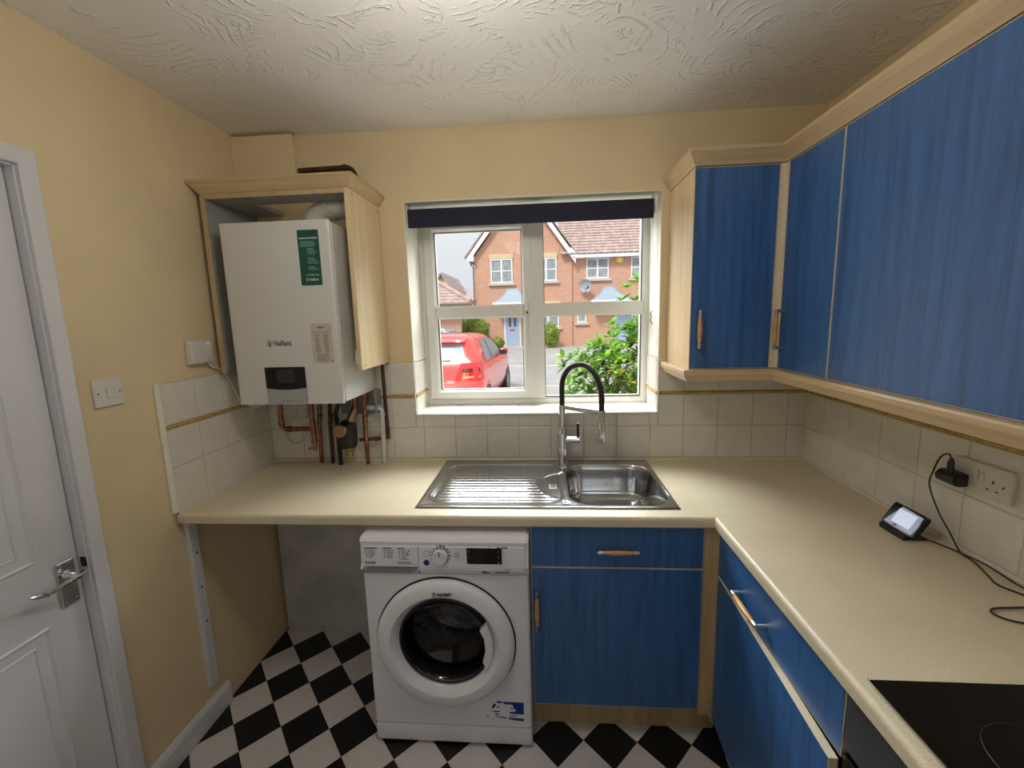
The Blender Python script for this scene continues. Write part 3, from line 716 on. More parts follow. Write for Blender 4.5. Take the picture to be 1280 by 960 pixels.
b2 = BM(); box(b2, -0.583, -0.497, by-0.0004, by, 1.425, 1.580); rl = obj('rating_label', b2, 'paperlabel', bo); rl['label'] = 'beige rating label with rows of small brown print'
R_ = [(-0.556, -0.530, 1.562, 1.568), (-0.578, -0.506, 1.545, 1.547)]
for c0, c1 in ((-0.570, -0.546), (-0.534, -0.508)):
    for i in range(16): R_.append((c0+rnd.uniform(0, .003), c1-rnd.uniform(0, 0.010), 1.536-0.0045*i, 1.5378-0.0045*i))
for i in range(6): R_.append((-0.566, -0.512-rnd.uniform(0, 0.02), 1.458-0.0052*i, 1.460-0.0052*i))
R_.append((-0.508, -0.502, 1.430, 1.436))
bars('fine_print', R_, by-0.0004, 'ink_brown', rl)
b2 = BM(); lathe(b2, [(0, 0), (0.075, 0), (0.075, 0.02), (0.055, 0.025), (0.055, 0.05)], (-0.62, -0.15, bz1-0.005), 'z', 28)
pts = [(-0.62, -0.15, bz1+0.04)] + [(-0.62+0.075*(1-math.cos(a)), -0.15, bz1+0.04+0.075*math.sin(a)) for a in [PI/2*i/8 for i in range(1, 9)]] + [(-0.50, -0.15, bz1+0.115), (-0.450, -0.15, bz1+0.115)]
tube(b2, pts, 0.055, 24); tube(b2, pts[7:9], 0.061, 24); tube(b2, [(-0.475, -0.15, bz1+0.115), (-0.462, -0.15, bz1+0.115)], 0.061, 24)
# kept below the top board
bmesh.ops.scale(b2, vec=(1, 1, 0.72), verts=b2.verts, space=Matrix.Translation((0, 0, -bz1)))
obj('flue_elbow', b2, 'flue', bo, True)
b2 = BM(); box(b2, -0.80, -0.72, -0.16, -0.06, bz1-0.004, bz1+0.035, 0.003); obj('flue_bracket', b2, 'carcass', bo)
b2 = BM(); box(b2, bx0+0.02, bx1-0.02, -0.30, -0.02, bz0-0.004, bz0+0.001); obj('base_pan', b2, 'dark', bo)
b2 = BM(); box(b2, -0.47, -0.458, -0.06, -0.004, 1.15, 1.262); box(b2, -0.66, -0.458, -0.012, -0.004, 1.14, 1.262); obj('mounting_bracket', b2, 'appliance_grey', bo)

# pipework under the boiler ----------------------------------------------------
def pipe(name, pts, r, m, label, fit=(), cat='pipe', extra=None):
    pts = [Vector(p) for p in pts]
    # round the corners
    q = [pts[0]]
    for a, b, c in zip(pts, pts[1:], pts[2:]):
        rr = min(0.026, (b-a).length*0.45, (c-b).length*0.45)
        u, v_ = (a-b).normalized()*rr, (c-b).normalized()*rr
        for i in range(7):
            t_ = i/6; q.append(b+u*(1-t_)**2+v_*t_**2)
    q.append(pts[-1])
    lo = min(pts, key=lambda p: p.z)
    o = thing(name, lo, label, cat)
    b2 = BM(); tube(b2, q, r, 14); obj('pipe_run', b2, m, o, True)
    if fit:
        b2 = BM()
        for a, b in fit:
            a, b = Vector(a), Vector(b); dv = (b-a); L = dv.length; dv.normalize()
            tube(b2, [a, a+dv*0.004, a+dv*0.0045, b-dv*0.0045, b-dv*0.004, b], [r+0.0035, r+0.0035, r+0.0018, r+0.0018, r+0.0035, r+0.0035], 14)
        obj('fitting', b2, m, o, True)
    return o
py = -0.11
p = pipe('copper_pipe', [(-0.900, py, 1.262), (-0.905, py, 1.093), (-0.762, py, 1.093)], 0.011, 'copper', 'thick copper pipe bending under the boiler at far left to meet a tee',
     [((-0.903, py, 1.130), (-0.904, py, 1.118)), ((-0.872, py, 1.093), (-0.860, py, 1.093))])
p = pipe('copper_pipe', [(-0.752, py, 1.262), (-0.752, py, 1.025)], 0.0105, 'copper', 'copper pipe with a tee and brass drain cock hanging below the boiler',
     [((-0.752, py, 1.135), (-0.752, py, 1.062)), ((-0.752, py, 1.040), (-0.752, py, 1.028))])
b2 = BM(); tube(b2, [(-0.752, py, 1.030), (-0.752, py, 1.000), (-0.752, py, 0.985)], [0.009, 0.010, 0.006], 12); tube(b2, [(-0.755, py, 1.005), (-0.785, py-0.004, 0.995)], [0.006, 0.0045], 10)
obj('drain_cock', b2, 'brass', p, True)
pipe('copper_pipe', [(-0.740, -0.045, 1.262), (-0.765, -0.035, 1.10), (-0.775, -0.028, 0.900)], 0.0088, 'copper', 'slim copper pipe right of the drain cock running down into the worktop', [((-0.752, -0.041, 1.145), (-0.763, -0.037, 1.105))])
pipe('copper_pipe', [(-0.690, -0.050, 1.262), (-0.708, -0.040, 1.10), (-0.714, -0.035, 0.900)], 0.0088, 'copper_dark', 'darkened copper pipe just left of the black drain hose', [((-0.699, -0.045, 1.145), (-0.707, -0.040, 1.10))])
pipe('drain_hose', [(-0.612, -0.10, 1.262), (-0.628, -0.10, 1.20), (-0.655, -0.08, 1.16), (-0.660, -0.065, 1.10), (-0.660, -0.060, 0.900)], 0.0095, 'rubber', 'black rubber drain hose between the copper pipes and the round filter', [((-0.657, -0.072, 1.13), (-0.658, -0.07, 1.118)), ((-0.660, -0.06, 0.985), (-0.660, -0.06, 0.975))], cat='hose')
pipe('copper_pipe', [(-0.505, -0.085, 1.262), (-0.520, -0.065, 1.10), (-0.527, -0.052, 0.900)], 0.0088, 'copper', 'copper pipe standing right of the round black filter', [((-0.515, -0.072, 1.145), (-0.519, -0.066, 1.108))])
pipe('copper_pipe', [(-0.430, -0.035, 1.385), (-0.428, -0.030, 1.02)], 0.0080, 'copper_dark', 'tall dark copper pipe on the tiles right of the boiler behind the white waste pipe', [((-0.428, -0.030, 1.075), (-0.428, -0.03, 1.065))])
pipe('waste_pipe', [(-0.520, -0.045, 1.176), (-0.442, -0.045, 1.176), (-0.452, -0.038, 0.900)], 0.0112, 'pvc', 'white plastic waste pipe turning down to the worktop right of the boiler', [((-0.458, -0.045, 1.176), (-0.448, -0.045, 1.176)), ((-0.444, -0.044, 1.150), (-0.4445, -0.0437, 1.140))])
pipe('copper_pipe', [(-0.560, -0.055, 1.022), (-0.440, -0.028, 1.022)], 0.0085, 'copper_dark', 'short horizontal copper pipe joining the filter to the right-hand pipes', [((-0.49, -0.040, 1.022), (-0.476, -0.036, 1.022))])
fl = thing('magnetic_filter', (-0.60, -0.10, 0.955), 'round black and brass heating filter hanging among the pipes under the boiler', 'filter')
b2 = BM(); lathe(b2, [(0, -0.075), (0.034, -0.072), (0.040, -0.062), (0.042, 0.0), (0.040, 0.035), (0.028, 0.050), (0.020, 0.055), (0, 0.055)], (-0.592, -0.10, 1.075), 'z', 28); obj('filter_body', b2, 'rubber', fl, True)
b2 = BM(); lathe(b2, [(0, -0.012), (0.028, -0.012), (0.031, -0.007), (0.031, 0.012), (0, 0.012)], (-0.606, -0.140, 1.090), 'y', 24); obj('brass_cap', b2, 'brass', fl, True)
b2 = BM(); lathe(b2, [(0.030, 0.05), (0.030, 0.043), (0.026, 0.035), (0.018, 0.030), (0.014, 0.012), (0.0145, 0.004), (0.010, 0), (0, 0)], (-0.590, -0.10, 0.955), 'z', 24); obj('drain_plug', b2, 'brass', fl, True)
b2 = BM(); tube(b2, [(-0.577, -0.095, 1.125), (-0.562, -0.085, 1.165), (-0.555, -0.08, 1.18)], [0.022, 0.018, 0.016], 16); obj('inlet_elbow', b2, 'brass', fl, True)
b2 = BM(); tube(b2, [(-0.555, -0.08, 1.18), (-0.552, -0.08, 1.262)], 0.012, 14); tube(b2, [(-0.572, -0.08, 1.19), (-0.570, -0.08, 1.262)], 0.008, 12); obj('inlet_pipe', b2, 'copper', fl, True)
fs = thing('fused_spur', (-0.865, -0.012, 1.13), 'white fused spur switch on the tiles behind the copper pipes', 'switch')
b2 = BM(); box(b2, -0.925, -0.825, -0.034, -TH, 1.118, 1.205, 0.004); obj('back_box', b2, 'whiteplastic', fs)
b2 = BM(); box(b2, -0.890, -0.868, -0.0375, -0.033, 1.150, 1.180, 0.0015, 1); obj('rocker', b2, 'whiteplastic', fs)
def cable(name, pts, r, m, label, cat='cable'):
    P = [Vector(p) for p in pts]; q = []
    P2 = [P[0]*2-P[1]]+P+[P[-1]*2-P[-2]]
    for i in range(1, len(P2)-2):
        a, b, c, d_ = P2[i-1:i+3]
        for s in range(8):
            t_ = s/8; q.append(0.5*((2*b)+(c-a)*t_+(2*a-5*b+4*c-d_)*t_*t_+(3*b-a-3*c+d_)*t_**3))
    q.append(P[-1]); b2 = BM(); tube(b2, q, r, 8)
    return single(name, b2, m, label, cat, loc=min(P, key=lambda p: p.z))
cable('white_cable', [(-0.93, -0.03, 1.135), (-0.955, -0.02, 1.08), (-0.945, -0.02, 1.02), (-0.905, -0.02, 0.995), (-0.865, -0.02, 1.01), (-0.845, -0.02, 1.05), (-0.842, -0.015, 1.115)], 0.0038, 'pvc', 'thin white cable looped on the tiles below the fused spur')
cable('hub_cable', [(XL+0.012, -0.345, 1.440), (XL+0.014, -0.330, 1.420), (XL+0.016, -0.290, 1.404), (XL+0.016, -0.258, 1.370), (XL+0.018, -0.232, 1.312), (XL+0.022, -0.212, 1.262), (-0.97, -0.22, 1.238), (-0.92, -0.25, 1.232), (-0.88, -0.25, 1.240), (-0.85, -0.22, 1.262)], 0.0045, 'pvc', 'white flex running from the wall box past the tiles up into the boiler')
hb = thing('receiver_box', (XL+0.02, -0.38, 1.43), 'small white heating receiver box on the cream wall left of the boiler', 'control box')
b2 = BM(); box(b2, XL, XL+0.030, -0.432, -0.328, 1.437, 1.530, 0.007, 3); obj('box_body', b2, 'whiteplastic', hb)
b2 = BM(); lathe(b2, [(0, 0.0), (0.0028, 0), (0, 0.001)], (XL+0.030, -0.352, 1.513), 'x', 10); obj('status_light', b2, mat('led_green', (0.1, 0.6, 0.3), 0.3, emit=((0.4, 1.0, 0.6), 1.5)), hb)
b2 = BM(); tube(b2, [(XL+0.0302, -0.352+0.005*math.cos(a), 1.455+0.005*math.sin(a)) for a in [2*PI*i/12 for i in range(12)]], 0.0006, 4, closed=True); obj('button', b2, 'ink_grey', hb)
ls = thing('light_switch', (XL, -0.728, 1.34), 'white single rocker light switch on the cream wall beside the door', 'switch')
b2 = BM(); box(b2, XL, XL+0.009, -0.771, -0.685, 1.342, 1.428, 0.003); obj('face_plate', b2, 'whiteplastic', ls)
b2 = BM(); box(b2, XL+0.008, XL+0.0125, -0.737, -0.718, 1.368, 1.402, 0.0015, 1); obj('rocker', b2, 'whiteplastic', ls)
b2 = BM()
for y in (-0.760, -0.696): lathe(b2, [(0, 0), (0.0028, 0), (0, 0.0006)], (XL+0.009, y, 1.385), 'x', 8)
obj('screw', b2, 'ink', ls)
pipe('painted_pipe', [(-0.735, -0.05, 2.249), (-0.498, -0.05, 2.253), (-0.455, -0.05, 2.150)], 0.0115, 'copper_dark', 'dark brown pipe above the boiler cupboard bending down at its right end', [((-0.530, -0.05, 2.2525), (-0.522, -0.05, 2.2526))])

# ------------------------------------------------------------------ worktop
WT, WBm = 0.900, 0.862
fy, fx, r = -0.572, 0.892, 0.013
wt = thing('worktop', (0.2, -0.3, WBm), 'beige speckled laminate worktop running under the window and down the right wall', 'worktop')
bxl, bxr, byn, byf = -0.135, 0.786, -0.496, -0.030
def nose(y):   # (offset from front, z) profile of the postformed edge
    return [(0.05, WBm), (0.004, WBm), (0.0, WBm+0.005)]+[(r-r*math.cos(a), WT-r+r*math.sin(a)) for a in [PI/2*i/6 for i in range(7)]]+[(0.05, WT)]
b2 = BM(); prism(b2, [(fy+a, z) for a, z in nose(0)], XL+0.012, fx+0.05, 'x')
box(b2, XL+0.001, bxl, fy+0.05, 0, WBm, WT); box(b2, bxr, XR-0.001, fy+0.05, 0, WBm, WT); box(b2, bxl, bxr, fy+0.05, byn, WBm, WT); box(b2, bxl, bxr, byf, 0, WBm, WT)
obj('worktop_slab', b2, 'worktop', wt, True)
b2 = BM(); prism(b2, [(fx+a, z) for a, z in nose(0)], -2.25, fy+0.0135, 'y')
box(b2, fx+0.05, XR-0.001, -2.25, fy+0.05, WBm, WT); obj('worktop_slab', b2, 'worktop', wt, True)
b2 = BM()      # sealant fillet along the tiles
prism(b2, [(0.0, WT), (-0.013, WT), (-0.009, WT+0.010), (0.0, WT+0.013)], XL, XR, 'x'); obj('back_seal', b2, 'worktop', wt)
b2 = BM(); prism(b2, [(XL, WT), (XL+0.0115, WT), (XL+0.008, WT+0.007), (XL, WT+0.009)], -0.56, 0, 'y'); prism(b2, [(XR, WT), (XR-0.0115, WT), (XR-0.008, WT+0.007), (XR, WT+0.009)], -2.25, 0, 'y'); obj('side_seal', b2, 'whiteplastic', wt)

# ------------------------------------------------------------------ sink
SX0, SX1, SY0, SY1, SZ = -0.152, 0.802, -0.512, -0.014, 0.9025
sk = thing('sink', (0.33, -0.26, 0.90), 'inset stainless steel sink with ribbed drainer on the left and one bowl on the right', 'sink')
def sd_rr(x, y, x0, x1, y0, y1, rr):
    cx, cy = (x0+x1)/2, (y0+y1)/2; dx, dy = abs(x-cx)-(x1-x0)/2+rr, abs(y-cy)-(y1-y0)/2+rr
    return math.hypot(max(dx, 0), max(dy, 0))+min(max(dx, dy), 0)-rr
def sst(a, b, x):
    t_ = max(0, min(1, (x-a)/(b-a))); return t_*t_*(3-2*t_)
def sink_z(x, y):
    e = sd_rr(x, y, SX0, SX1, SY0, SY1, 0.008)
    z = SZ+0.0035*sst(0.0, -0.006, e)-0.0010*sst(-0.016, -0.024, e)
    d = sd_rr(x, y, 0.418, 0.786, -0.478, -0.075, 0.085)
    z -= 0.0035*sst(0.014, 0.0, d)
    if d < 0: z -= 0.148*(0.90*sst(0, -0.022, d)**0.8+0.10*sst(-0.02, -0.07, d))
    q = sd_rr(x, y, -0.118, 0.398, -0.478, -0.066, 0.07)
    if q < 0.01:
        z -= 0.006*sst(0.002, -0.012, q)
        inn = sst(-0.022, -0.040, q)
        px = (x-0.395)/0.115; pq = ((y+0.29)/0.135)
        pod = math.hypot(max(0, px+1)*0+px, pq) if x > 0.29 else 2
        ell = math.hypot((x-0.40)/0.10, (y+0.290)/0.125)
        rib = 0.0015*(0.5+0.5*math.cos(2*PI*(y+0.292)/0.0262))**1.5
        z += rib*inn*sst(1.0, 1.15, ell)
        z -= 0.004*sst(1.03, 0.93, ell)
    return z
nx, ny = 300, 168; b2 = BM(); g = []
for i in range(nx+1):
    col_ = []
    for j in range(ny+1):
        x = SX0+(SX1-SX0)*i/nx; y = SY0+(SY1-SY0)*j/ny; col_.append(b2.verts.new((x, y, sink_z(x, y))))
    g.append(col_)
for i in range(nx):
    for j in range(ny): b2.faces.new((g[i][j], g[i+1][j], g[i+1][j+1], g[i][j+1]))
so = obj('sink_top', b2, 'steel', sk); so.data.polygons.foreach_set('use_smooth', [True]*len(so.data.polygons))
b2 = BM(); lathe(b2, [(0.043, 0.0022), (0.040, 0.003), (0.033, 0.0015), (0.028, 0.000), (0.012, 0.001), (0, 0.0015)], (0.60, -0.30, SZ-0.1465), 'z', 24); obj('waste_strainer', b2, 'chrome_dull', sk, True)
b2 = BM(); lathe(b2, [(0.023, 0), (0.021, 0.0035), (0.013, 0.005), (0.012, 0.008), (0, 0.009)], (0.400, -0.462, SZ+0.0015), 'z', 20); obj('waste_knob', b2, 'chrome', sk, True)
b2 = BM(); box(b2, 0.342, 0.374, -0.325, -0.283, SZ-0.0095, SZ-0.0055, 0.002); ov = obj('overflow_cover', b2, 'chrome_dull', sk)
b2 = BM()
for i in range(3): box(b2, 0.347, 0.369, -0.319+0.012*i, -0.313+0.012*i, SZ-0.0057, SZ-0.0049)
obj('slot', b2, 'dark', ov)
# mixer tap
tp = thing('mixer_tap', (0.407, -0.104, SZ+0.002), 'tall chrome mixer tap with a black rubber hose arched over the bowl', 'tap')
tx, ty, tz = 0.407, -0.104, SZ
b2 = BM(); lathe(b2, [(0, 0.001), (0.024, 0.001), (0.024, 0.005), (0.0215, 0.007), (0.0215, 0.158), (0.0195, 0.162), (0.016, 0.162)], (tx, ty, tz), 'z', 28)
obj('tap_body', b2, 'chrome', tp, True)
b2 = BM(); lathe(b2, [(0.0155, 0.160), (0.0155, 0.286), (0.0135, 0.290), (0, 0.290)], (tx, ty, tz), 'z', 24); obj('tap_column', b2, 'chrome', tp, True)
b2 = BM(); tube(b2, [(tx+0.015, ty, 1.032), (tx+0.062, ty-0.006, 1.032)], 0.0145, 18); tube(b2, [(tx+0.063, ty-0.006, 1.032), (tx+0.076, ty-0.008, 1.032)], 0.0150, 18); lh = obj('mixer_cartridge', b2, 'chrome', tp, True)
b2 = BM(); box(b2, tx+0.063, tx+0.074, ty-0.020, ty+0.002, 1.042, 1.112, 0.003); obj('lever', b2, 'black', lh)
ex, ey = 0.566, -0.215; n = 28; pts = []
for i in range(n+1):
    a = PI*i/n; f_ = (1-math.cos(a))/2
    pts.append((tx+(ex-tx)*f_, ty+(ey-ty)*f_, (1.27 if i < n/2 else 1.235)+(0.108 if i < n/2 else 0.143)*math.sin(a)))
pts = [(tx, ty, 1.188)]+pts+[(ex, ey, 1.178)]
b2 = BM(); tube(b2, pts, 0.0118, 14); obj('hose', b2, 'rubber', tp, True)
b2 = BM(); dv = (Vector((ex, ey, 0))-Vector((tx, ty, 0))).normalized(); nn = Vector((-dv.y, dv.x, 0))
tube(b2, [(tx, ty, 1.182), (tx+dv.x*0.1, ty+dv.y*0.1, 1.180), (ex, ey, 1.180)], [0.0075, 0.0085, 0.008], 10)
lathe(b2, [(0.0145, 0), (0.016, 0.002), (0.016, 0.020), (0.0145, 0.022), (0.0125, 0.022), (0.0125, 0)], (ex, ey, 1.168), 'z', 20); obj('support_arm', b2, 'chrome', tp, True)
b2 = BM(); lathe(b2, [(0, 0), (0.0125, 0), (0.0148, 0.004), (0.0142, 0.06), (0.0150, 0.10), (0.0125, 0.135), (0, 0.138)], (ex, ey, 1.052), 'z', 20); sh_ = obj('spray_head', b2, 'chrome', tp, True)
b2 = BM()
for z in (1.125, 1.095): lathe(b2, [(0, -0.003), (0.005, -0.002), (0.005, 0.002)], (ex-0.014, ey-0.002, z), 'x', 10)
obj('button', b2, 'chrome_dull', sh_)

# ------------------------------------------------------------------ base units
TF = frame(0, -0.556, 0)
sc_ = thing('base_cabinet', (0.57, -0.28, 0.0), 'dark blue sink base unit with one drawer front over one door', 'cabinet')
b2 = BM()
box(b2, 0.268, 0.286, -0.536, -0.03, 0.13, 0.861); box(b2, 0.850, 0.868, -0.536, -0.03, 0.13, 0.861); box(b2, 0.286, 0.85, -0.536, -0.03, 0.13, 0.148); box(b2, 0.286, 0.85, -0.05, -0.03, 0.148, 0.861)
box(b2, 0.286, 0.85, -0.536, -0.52, 0.694, 0.712); obj('carcass', b2, 'carcass', sc_)
dr = front(sc_, 'drawer_front', TF, 0.274, 0.867, 0.7055, 0.858); handle(dr, TF, 0.5735, 0.778, False)
d = front(sc_, 'door', TF, 0.274, 0.867, 0.150, 0.7025); handle(d, TF, 0.2915, 0.548)
b2 = BM(); box(b2, 0.268, 0.954, -0.490, -0.472, 0.001, 0.147)
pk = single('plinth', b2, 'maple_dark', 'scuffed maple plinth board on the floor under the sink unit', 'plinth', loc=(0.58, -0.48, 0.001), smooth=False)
b2 = BM(); box(b2, 0.475, 0.545, -0.4925, -0.490, 0.128, 0.134); prism(b2, [(0.50, 0.128), (0.515, 0.128), (0.510, 0.105), (0.513, 0.09), (0.498, 0.092), (0.504, 0.11)], -0.4915, -0.490, 'y'); obj('scuff_gap', b2, 'dark', pk)
b2 = BM(); prism(b2, [(0.8695, -0.556), (0.9035, -0.556), (0.9035, -0.5845), (0.922, -0.5845), (0.922, -0.53), (0.8695, -0.53)], 0.130, 0.861, 'z')
single('corner_post', b2, 'maple_dark', 'upright maple filler post between the sink unit and the right-hand drawer unit', 'filler panel', loc=(0.89, -0.55, 0.13), smooth=False)
TD = frame(0.905, 0, 0, -PI/2)
dc = thing('base_cabinet', (1.2, -0.87, 0.0), 'blue base unit on the right run with a drawer over a door standing slightly ajar', 'cabinet')
b2 = BM()
for y0, y1 in ((-0.604, -0.586), (-1.166, -1.148)): box(b2, 0.925, XR-0.03, y0, y1, 0.13, 0.861)
box(b2, 0.925, XR-0.03, -1.148, -0.604, 0.13, 0.148); box(b2, 0.925, 0.94, -1.148, -0.604, 0.690, 0.705); box(b2, 1.46, XR-0.03, -1.148, -0.604, 0.148, 0.861); obj('carcass', b2, 'maple', dc)
dr = front(dc, 'drawer_front', TD, 0.5865, 1.1635, 0.7045, 0.856); handle(dr, TD, 0.815, 0.757, False)
T2 = Matrix.Translation((0.5865, 0, 0)) @ Matrix.Rotation(math.radians(-2.2), 4, 'Z') @ Matrix.Translation((-0.5865, 0, 0))
d = front(dc, 'door', TD, 0.5865, 1.1635, 0.150, 0.700, T2=T2); handle(d, TD @ T2, 1.145, 0.56)
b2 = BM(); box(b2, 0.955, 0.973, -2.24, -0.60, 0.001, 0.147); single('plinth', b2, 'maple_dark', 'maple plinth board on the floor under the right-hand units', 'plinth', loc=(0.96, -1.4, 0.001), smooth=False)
ovn = thing('oven', (1.2, -1.466, 0.13), 'built-in black oven with a dark grey control panel under the hob', 'oven')
b2 = BM(); box(b2, 0.925, XR-0.03, -1.764, -1.168, 0.13, 0.850); obj('casing', b2, 'carcass', ovn)
b2 = BM(); box(b2, 0.903, 0.925, -1.764, -1.169, 0.738, 0.857, 0.001, 1); obj('control_panel', b2, 'ovenpanel', ovn)
b2 = BM(); box(b2, 0.903, 0.925, -1.764, -1.169, 0.150, 0.722, 0.002, 1); od = obj('oven_door', b2, 'black_gloss', ovn)
b2 = BM(); tube(b2, [(0.872, -1.70, 0.68), (0.872, -1.23, 0.68)], 0.007, 12)
for y in (-1.68, -1.25): tube(b2, [(0.872, y, 0.68), (0.904, y, 0.68)], 0.006, 10)
obj('door_handle', b2, 'chrome_dull', od, True)
e3 = thing('base_cabinet', (1.2, -2.0, 0.0), 'blue base unit with a single door beyond the oven at the camera end', 'cabinet')
b2 = BM(); box(b2, 0.925, XR-0.03, -2.24, -1.766, 0.13, 0.861); obj('carcass', b2, 'maple', e3)
d = front(e3, 'door', TD, 1.768, 2.238, 0.150, 0.856); handle(d, TD, 1.80, 0.72)
# hob
hb2 = thing('hob', (1.20, -1.48, WT), 'black glass hob with a thin steel edge set into the worktop', 'hob')
b2 = BM(); prism(b2, rrect(0.9205, 1.435, -1.770, -1.190, 0.003, 2), WT, WT+0.0042, 'z'); obj('glass_top', b2, 'hob', hb2)
b2 = BM(); box(b2, 0.9170, 0.9205, -1.772, -1.188, WT, WT+0.005, 0.0008, 1); obj('edge_trim', b2, 'steel', hb2)
b2 = BM()
for x, y, q in ((1.07, -1.34, 0.075), (1.07, -1.61, 0.09), (1.30, -1.34, 0.09), (1.30, -1.61, 0.075)):
    tube(b2, [(x+q*math.cos(a), y+q*math.sin(a), WT+0.0042) for a in [2*PI*i/40 for i in range(40)]], 0.0004, 4, closed=True)
obj('cooking_zone', b2, mat('zone_mark', (0.03, 0.03, 0.03), 0.4), hb2)

# ------------------------------------------------------------------ washing machine
wx0, wx1, wy, wz1 = -0.326, 0.266, -0.600, 0.838
wm = thing('washing_machine', (-0.03, -0.33, 0.0), 'white front-loading washing machine with a dark round door under the worktop', 'washing machine')
b2 = BM()     # cabinet shell without its front
box(b2, wx0, wx1, wy+0.03, -0.09, 0.012, wz1-0.022, 0.006)
bmesh.ops.delete(b2, geom=[f for f in b2.faces if f.calc_center_median().y < wy+0.0305 and abs(f.normal.y) > 0.9], context='FACES')
obj('casing', b2, 'appliance', wm, True)
b2 = BM(); vsx = prism(b2, [(wy-0.004, wz1-0.030), (wy-0.006, wz1-0.016), (wy+0.002, wz1-0.004), (wy+0.016, wz1), (-0.075, wz1), (-0.075, wz1-0.030)], wx0-0.001, wx1+0.001, 'x')
bmesh.ops.bevel(b2, geom=[e for e in b2.edges if abs(e.verts[0].co.x-e.verts[1].co.x) < 1e-6 and max(e.verts[0].co.z, e.verts[1].co.z) > wz1-0.02], offset=0.006, segments=2, affect='EDGES')
obj('top_cover', b2, 'appliance', wm, True)
CX, CZ = -0.038, 0.437
b2 = BM(); n = 72      # front panel with a round opening
sq = []; cc = []
X0, X1, Zb, Zt = wx0, wx1, 0.094, 0.699
for i in range(n):
    a = 2*PI*i/n; c_, s_ = math.cos(a), math.sin(a)
    t_ = min(((X1-CX)/c_ if c_ > 1e-9 else (X0-CX)/c_ if c_ < -1e-9 else 1e9), ((Zt-CZ)/s_ if s_ > 1e-9 else (Zb-CZ)/s_ if s_ < -1e-9 else 1e9))
    sq.append([CX+t_*c_, CZ+t_*s_]); cc.append((CX+0.205*c_, CZ+0.205*s_))
for cx_, cz_ in ((X0, Zb), (X1, Zb), (X1, Zt), (X0, Zt)):
    k_ = min(range(n), key=lambda i: (sq[i][0]-cx_)**2+(sq[i][1]-cz_)**2); sq[k_] = [cx_, cz_]
def ring_(ins, y): return [b2.verts.new((min(max(x, X0+ins), X1-ins), y, z)) for x, z in sq]
RS = [ring_(0.014, wy), ring_(0.005, wy+0.0025), ring_(0.0012, wy+0.008), ring_(0, wy+0.014), ring_(0, wy+0.03)]
B = [b2.verts.new((x, wy, z)) for x, z in cc]; Cc = [b2.verts.new((x, wy+0.012, z)) for x, z in cc]
for i in range(n):
    j = (i+1) % n; b2.faces.new((RS[0][i], RS[0][j], B[j], B[i])); b2.faces.new((B[i], B[j], Cc[j], Cc[i]))
    for a_, c_ in zip(RS, RS[1:]): b2.faces.new((a_[i], a_[j], c_[j], c_[i]))
fp = obj('front_panel', b2, 'appliance', wm, True)
b2 = BM(); box(b2, wx0, wx1, wy, wy+0.04, 0.012, 0.0900, 0.012, 3); obj('kick_panel', b2, 'appliance2', wm, True)
b2 = BM(); box(b2, wx0+0.004, wx1-0.004, wy+0.0035, wy+0.02, 0.0895, 0.0945); obj('panel_seam', b2, 'dark', wm)
b2 = BM(); box(b2, -0.1172, -0.1154, wy-0.0085, wy+0.01, 0.7045, 0.806); obj('panel_seam', b2, 'dark', wm)
# fascia
b2 = BM(); prism(b2, [(wy, 0.7015), (wy-0.002, 0.7045), (wy-0.012, 0.722), (wy-0.013, 0.735), (wy-0.009, 0.806), (wy+0.03, 0.812), (wy+0.03, 0.7015)], -0.1155, wx1, 'x')
bmesh.ops.bevel(b2, geom=[e for e in b2.edges if all(abs(v.co.x-wx1) < 1e-6 and v.co.y < wy+0.001 for v in e.verts)], offset=0.012, segments=3, affect='EDGES')
fc = obj('control_panel', b2, 'appliance2', wm)
fyy = wy-0.0128
b2 = BM(); prism(b2, [(wy-0.002, 0.7045), (wy-0.004, 0.727), (wy-0.013, 0.735), (wy-0.009, 0.806), (wy+0.03, 0.812), (wy+0.03, 0.7045)], wx0+0.001, -0.117, 'x')
bmesh.ops.bevel(b2, geom=[e for e in b2.edges if all(abs(v.co.x-wx0-0.001) < 1e-6 and v.co.y < wy+0.001 for v in e.verts)], offset=0.010, segments=3, affect='EDGES')
dw = obj('detergent_drawer', b2, 'appliance2', wm)
b2 = BM(); prism(b2, [(-0.314, 0.7065), (-0.150, 0.7065), (-0.127, 0.715), (-0.123, 0.727), (-0.295, 0.730), (-0.308, 0.722)], wy-0.0085, wy-0.0035, 'y'); obj('drawer_grip', b2, 'appliance_grey', dw)
def fz(z): return wy-0.013+0.004*max(0, (z-0.735)/0.071)-0.0003     # sloping fascia face
def ftext(s, size, x, z, m_, par, **kw): return text('lettering', s, size, (x, fz(z+size*0.4)-0.0002, z), m_, par, rot=(PI/2-0.056, 0, 0), **kw)
def fbars(R, m_, par, name='fine_print'):
    b3 = BM()
    for x0, x1, z0, z1 in R: box(b3, x0, x1, fz(z1)-0.0005, fz(z0)+0.001, z0, z1)
    return obj(name, b3, m_, par)
ftext('Innex', 0.0155, -0.308, 0.7435, 'ink_blue', dw, shear=0.25, bold=0.0004, sx=1.15)
ftext('Push & Wash', 0.0088, -0.190, 0.7465, 'ink_blue', dw, bold=0.0002)
fbars([(-0.190, -0.119, 0.7435, 0.7440)], 'ink_blue', dw)
Rk, Rg = [], []
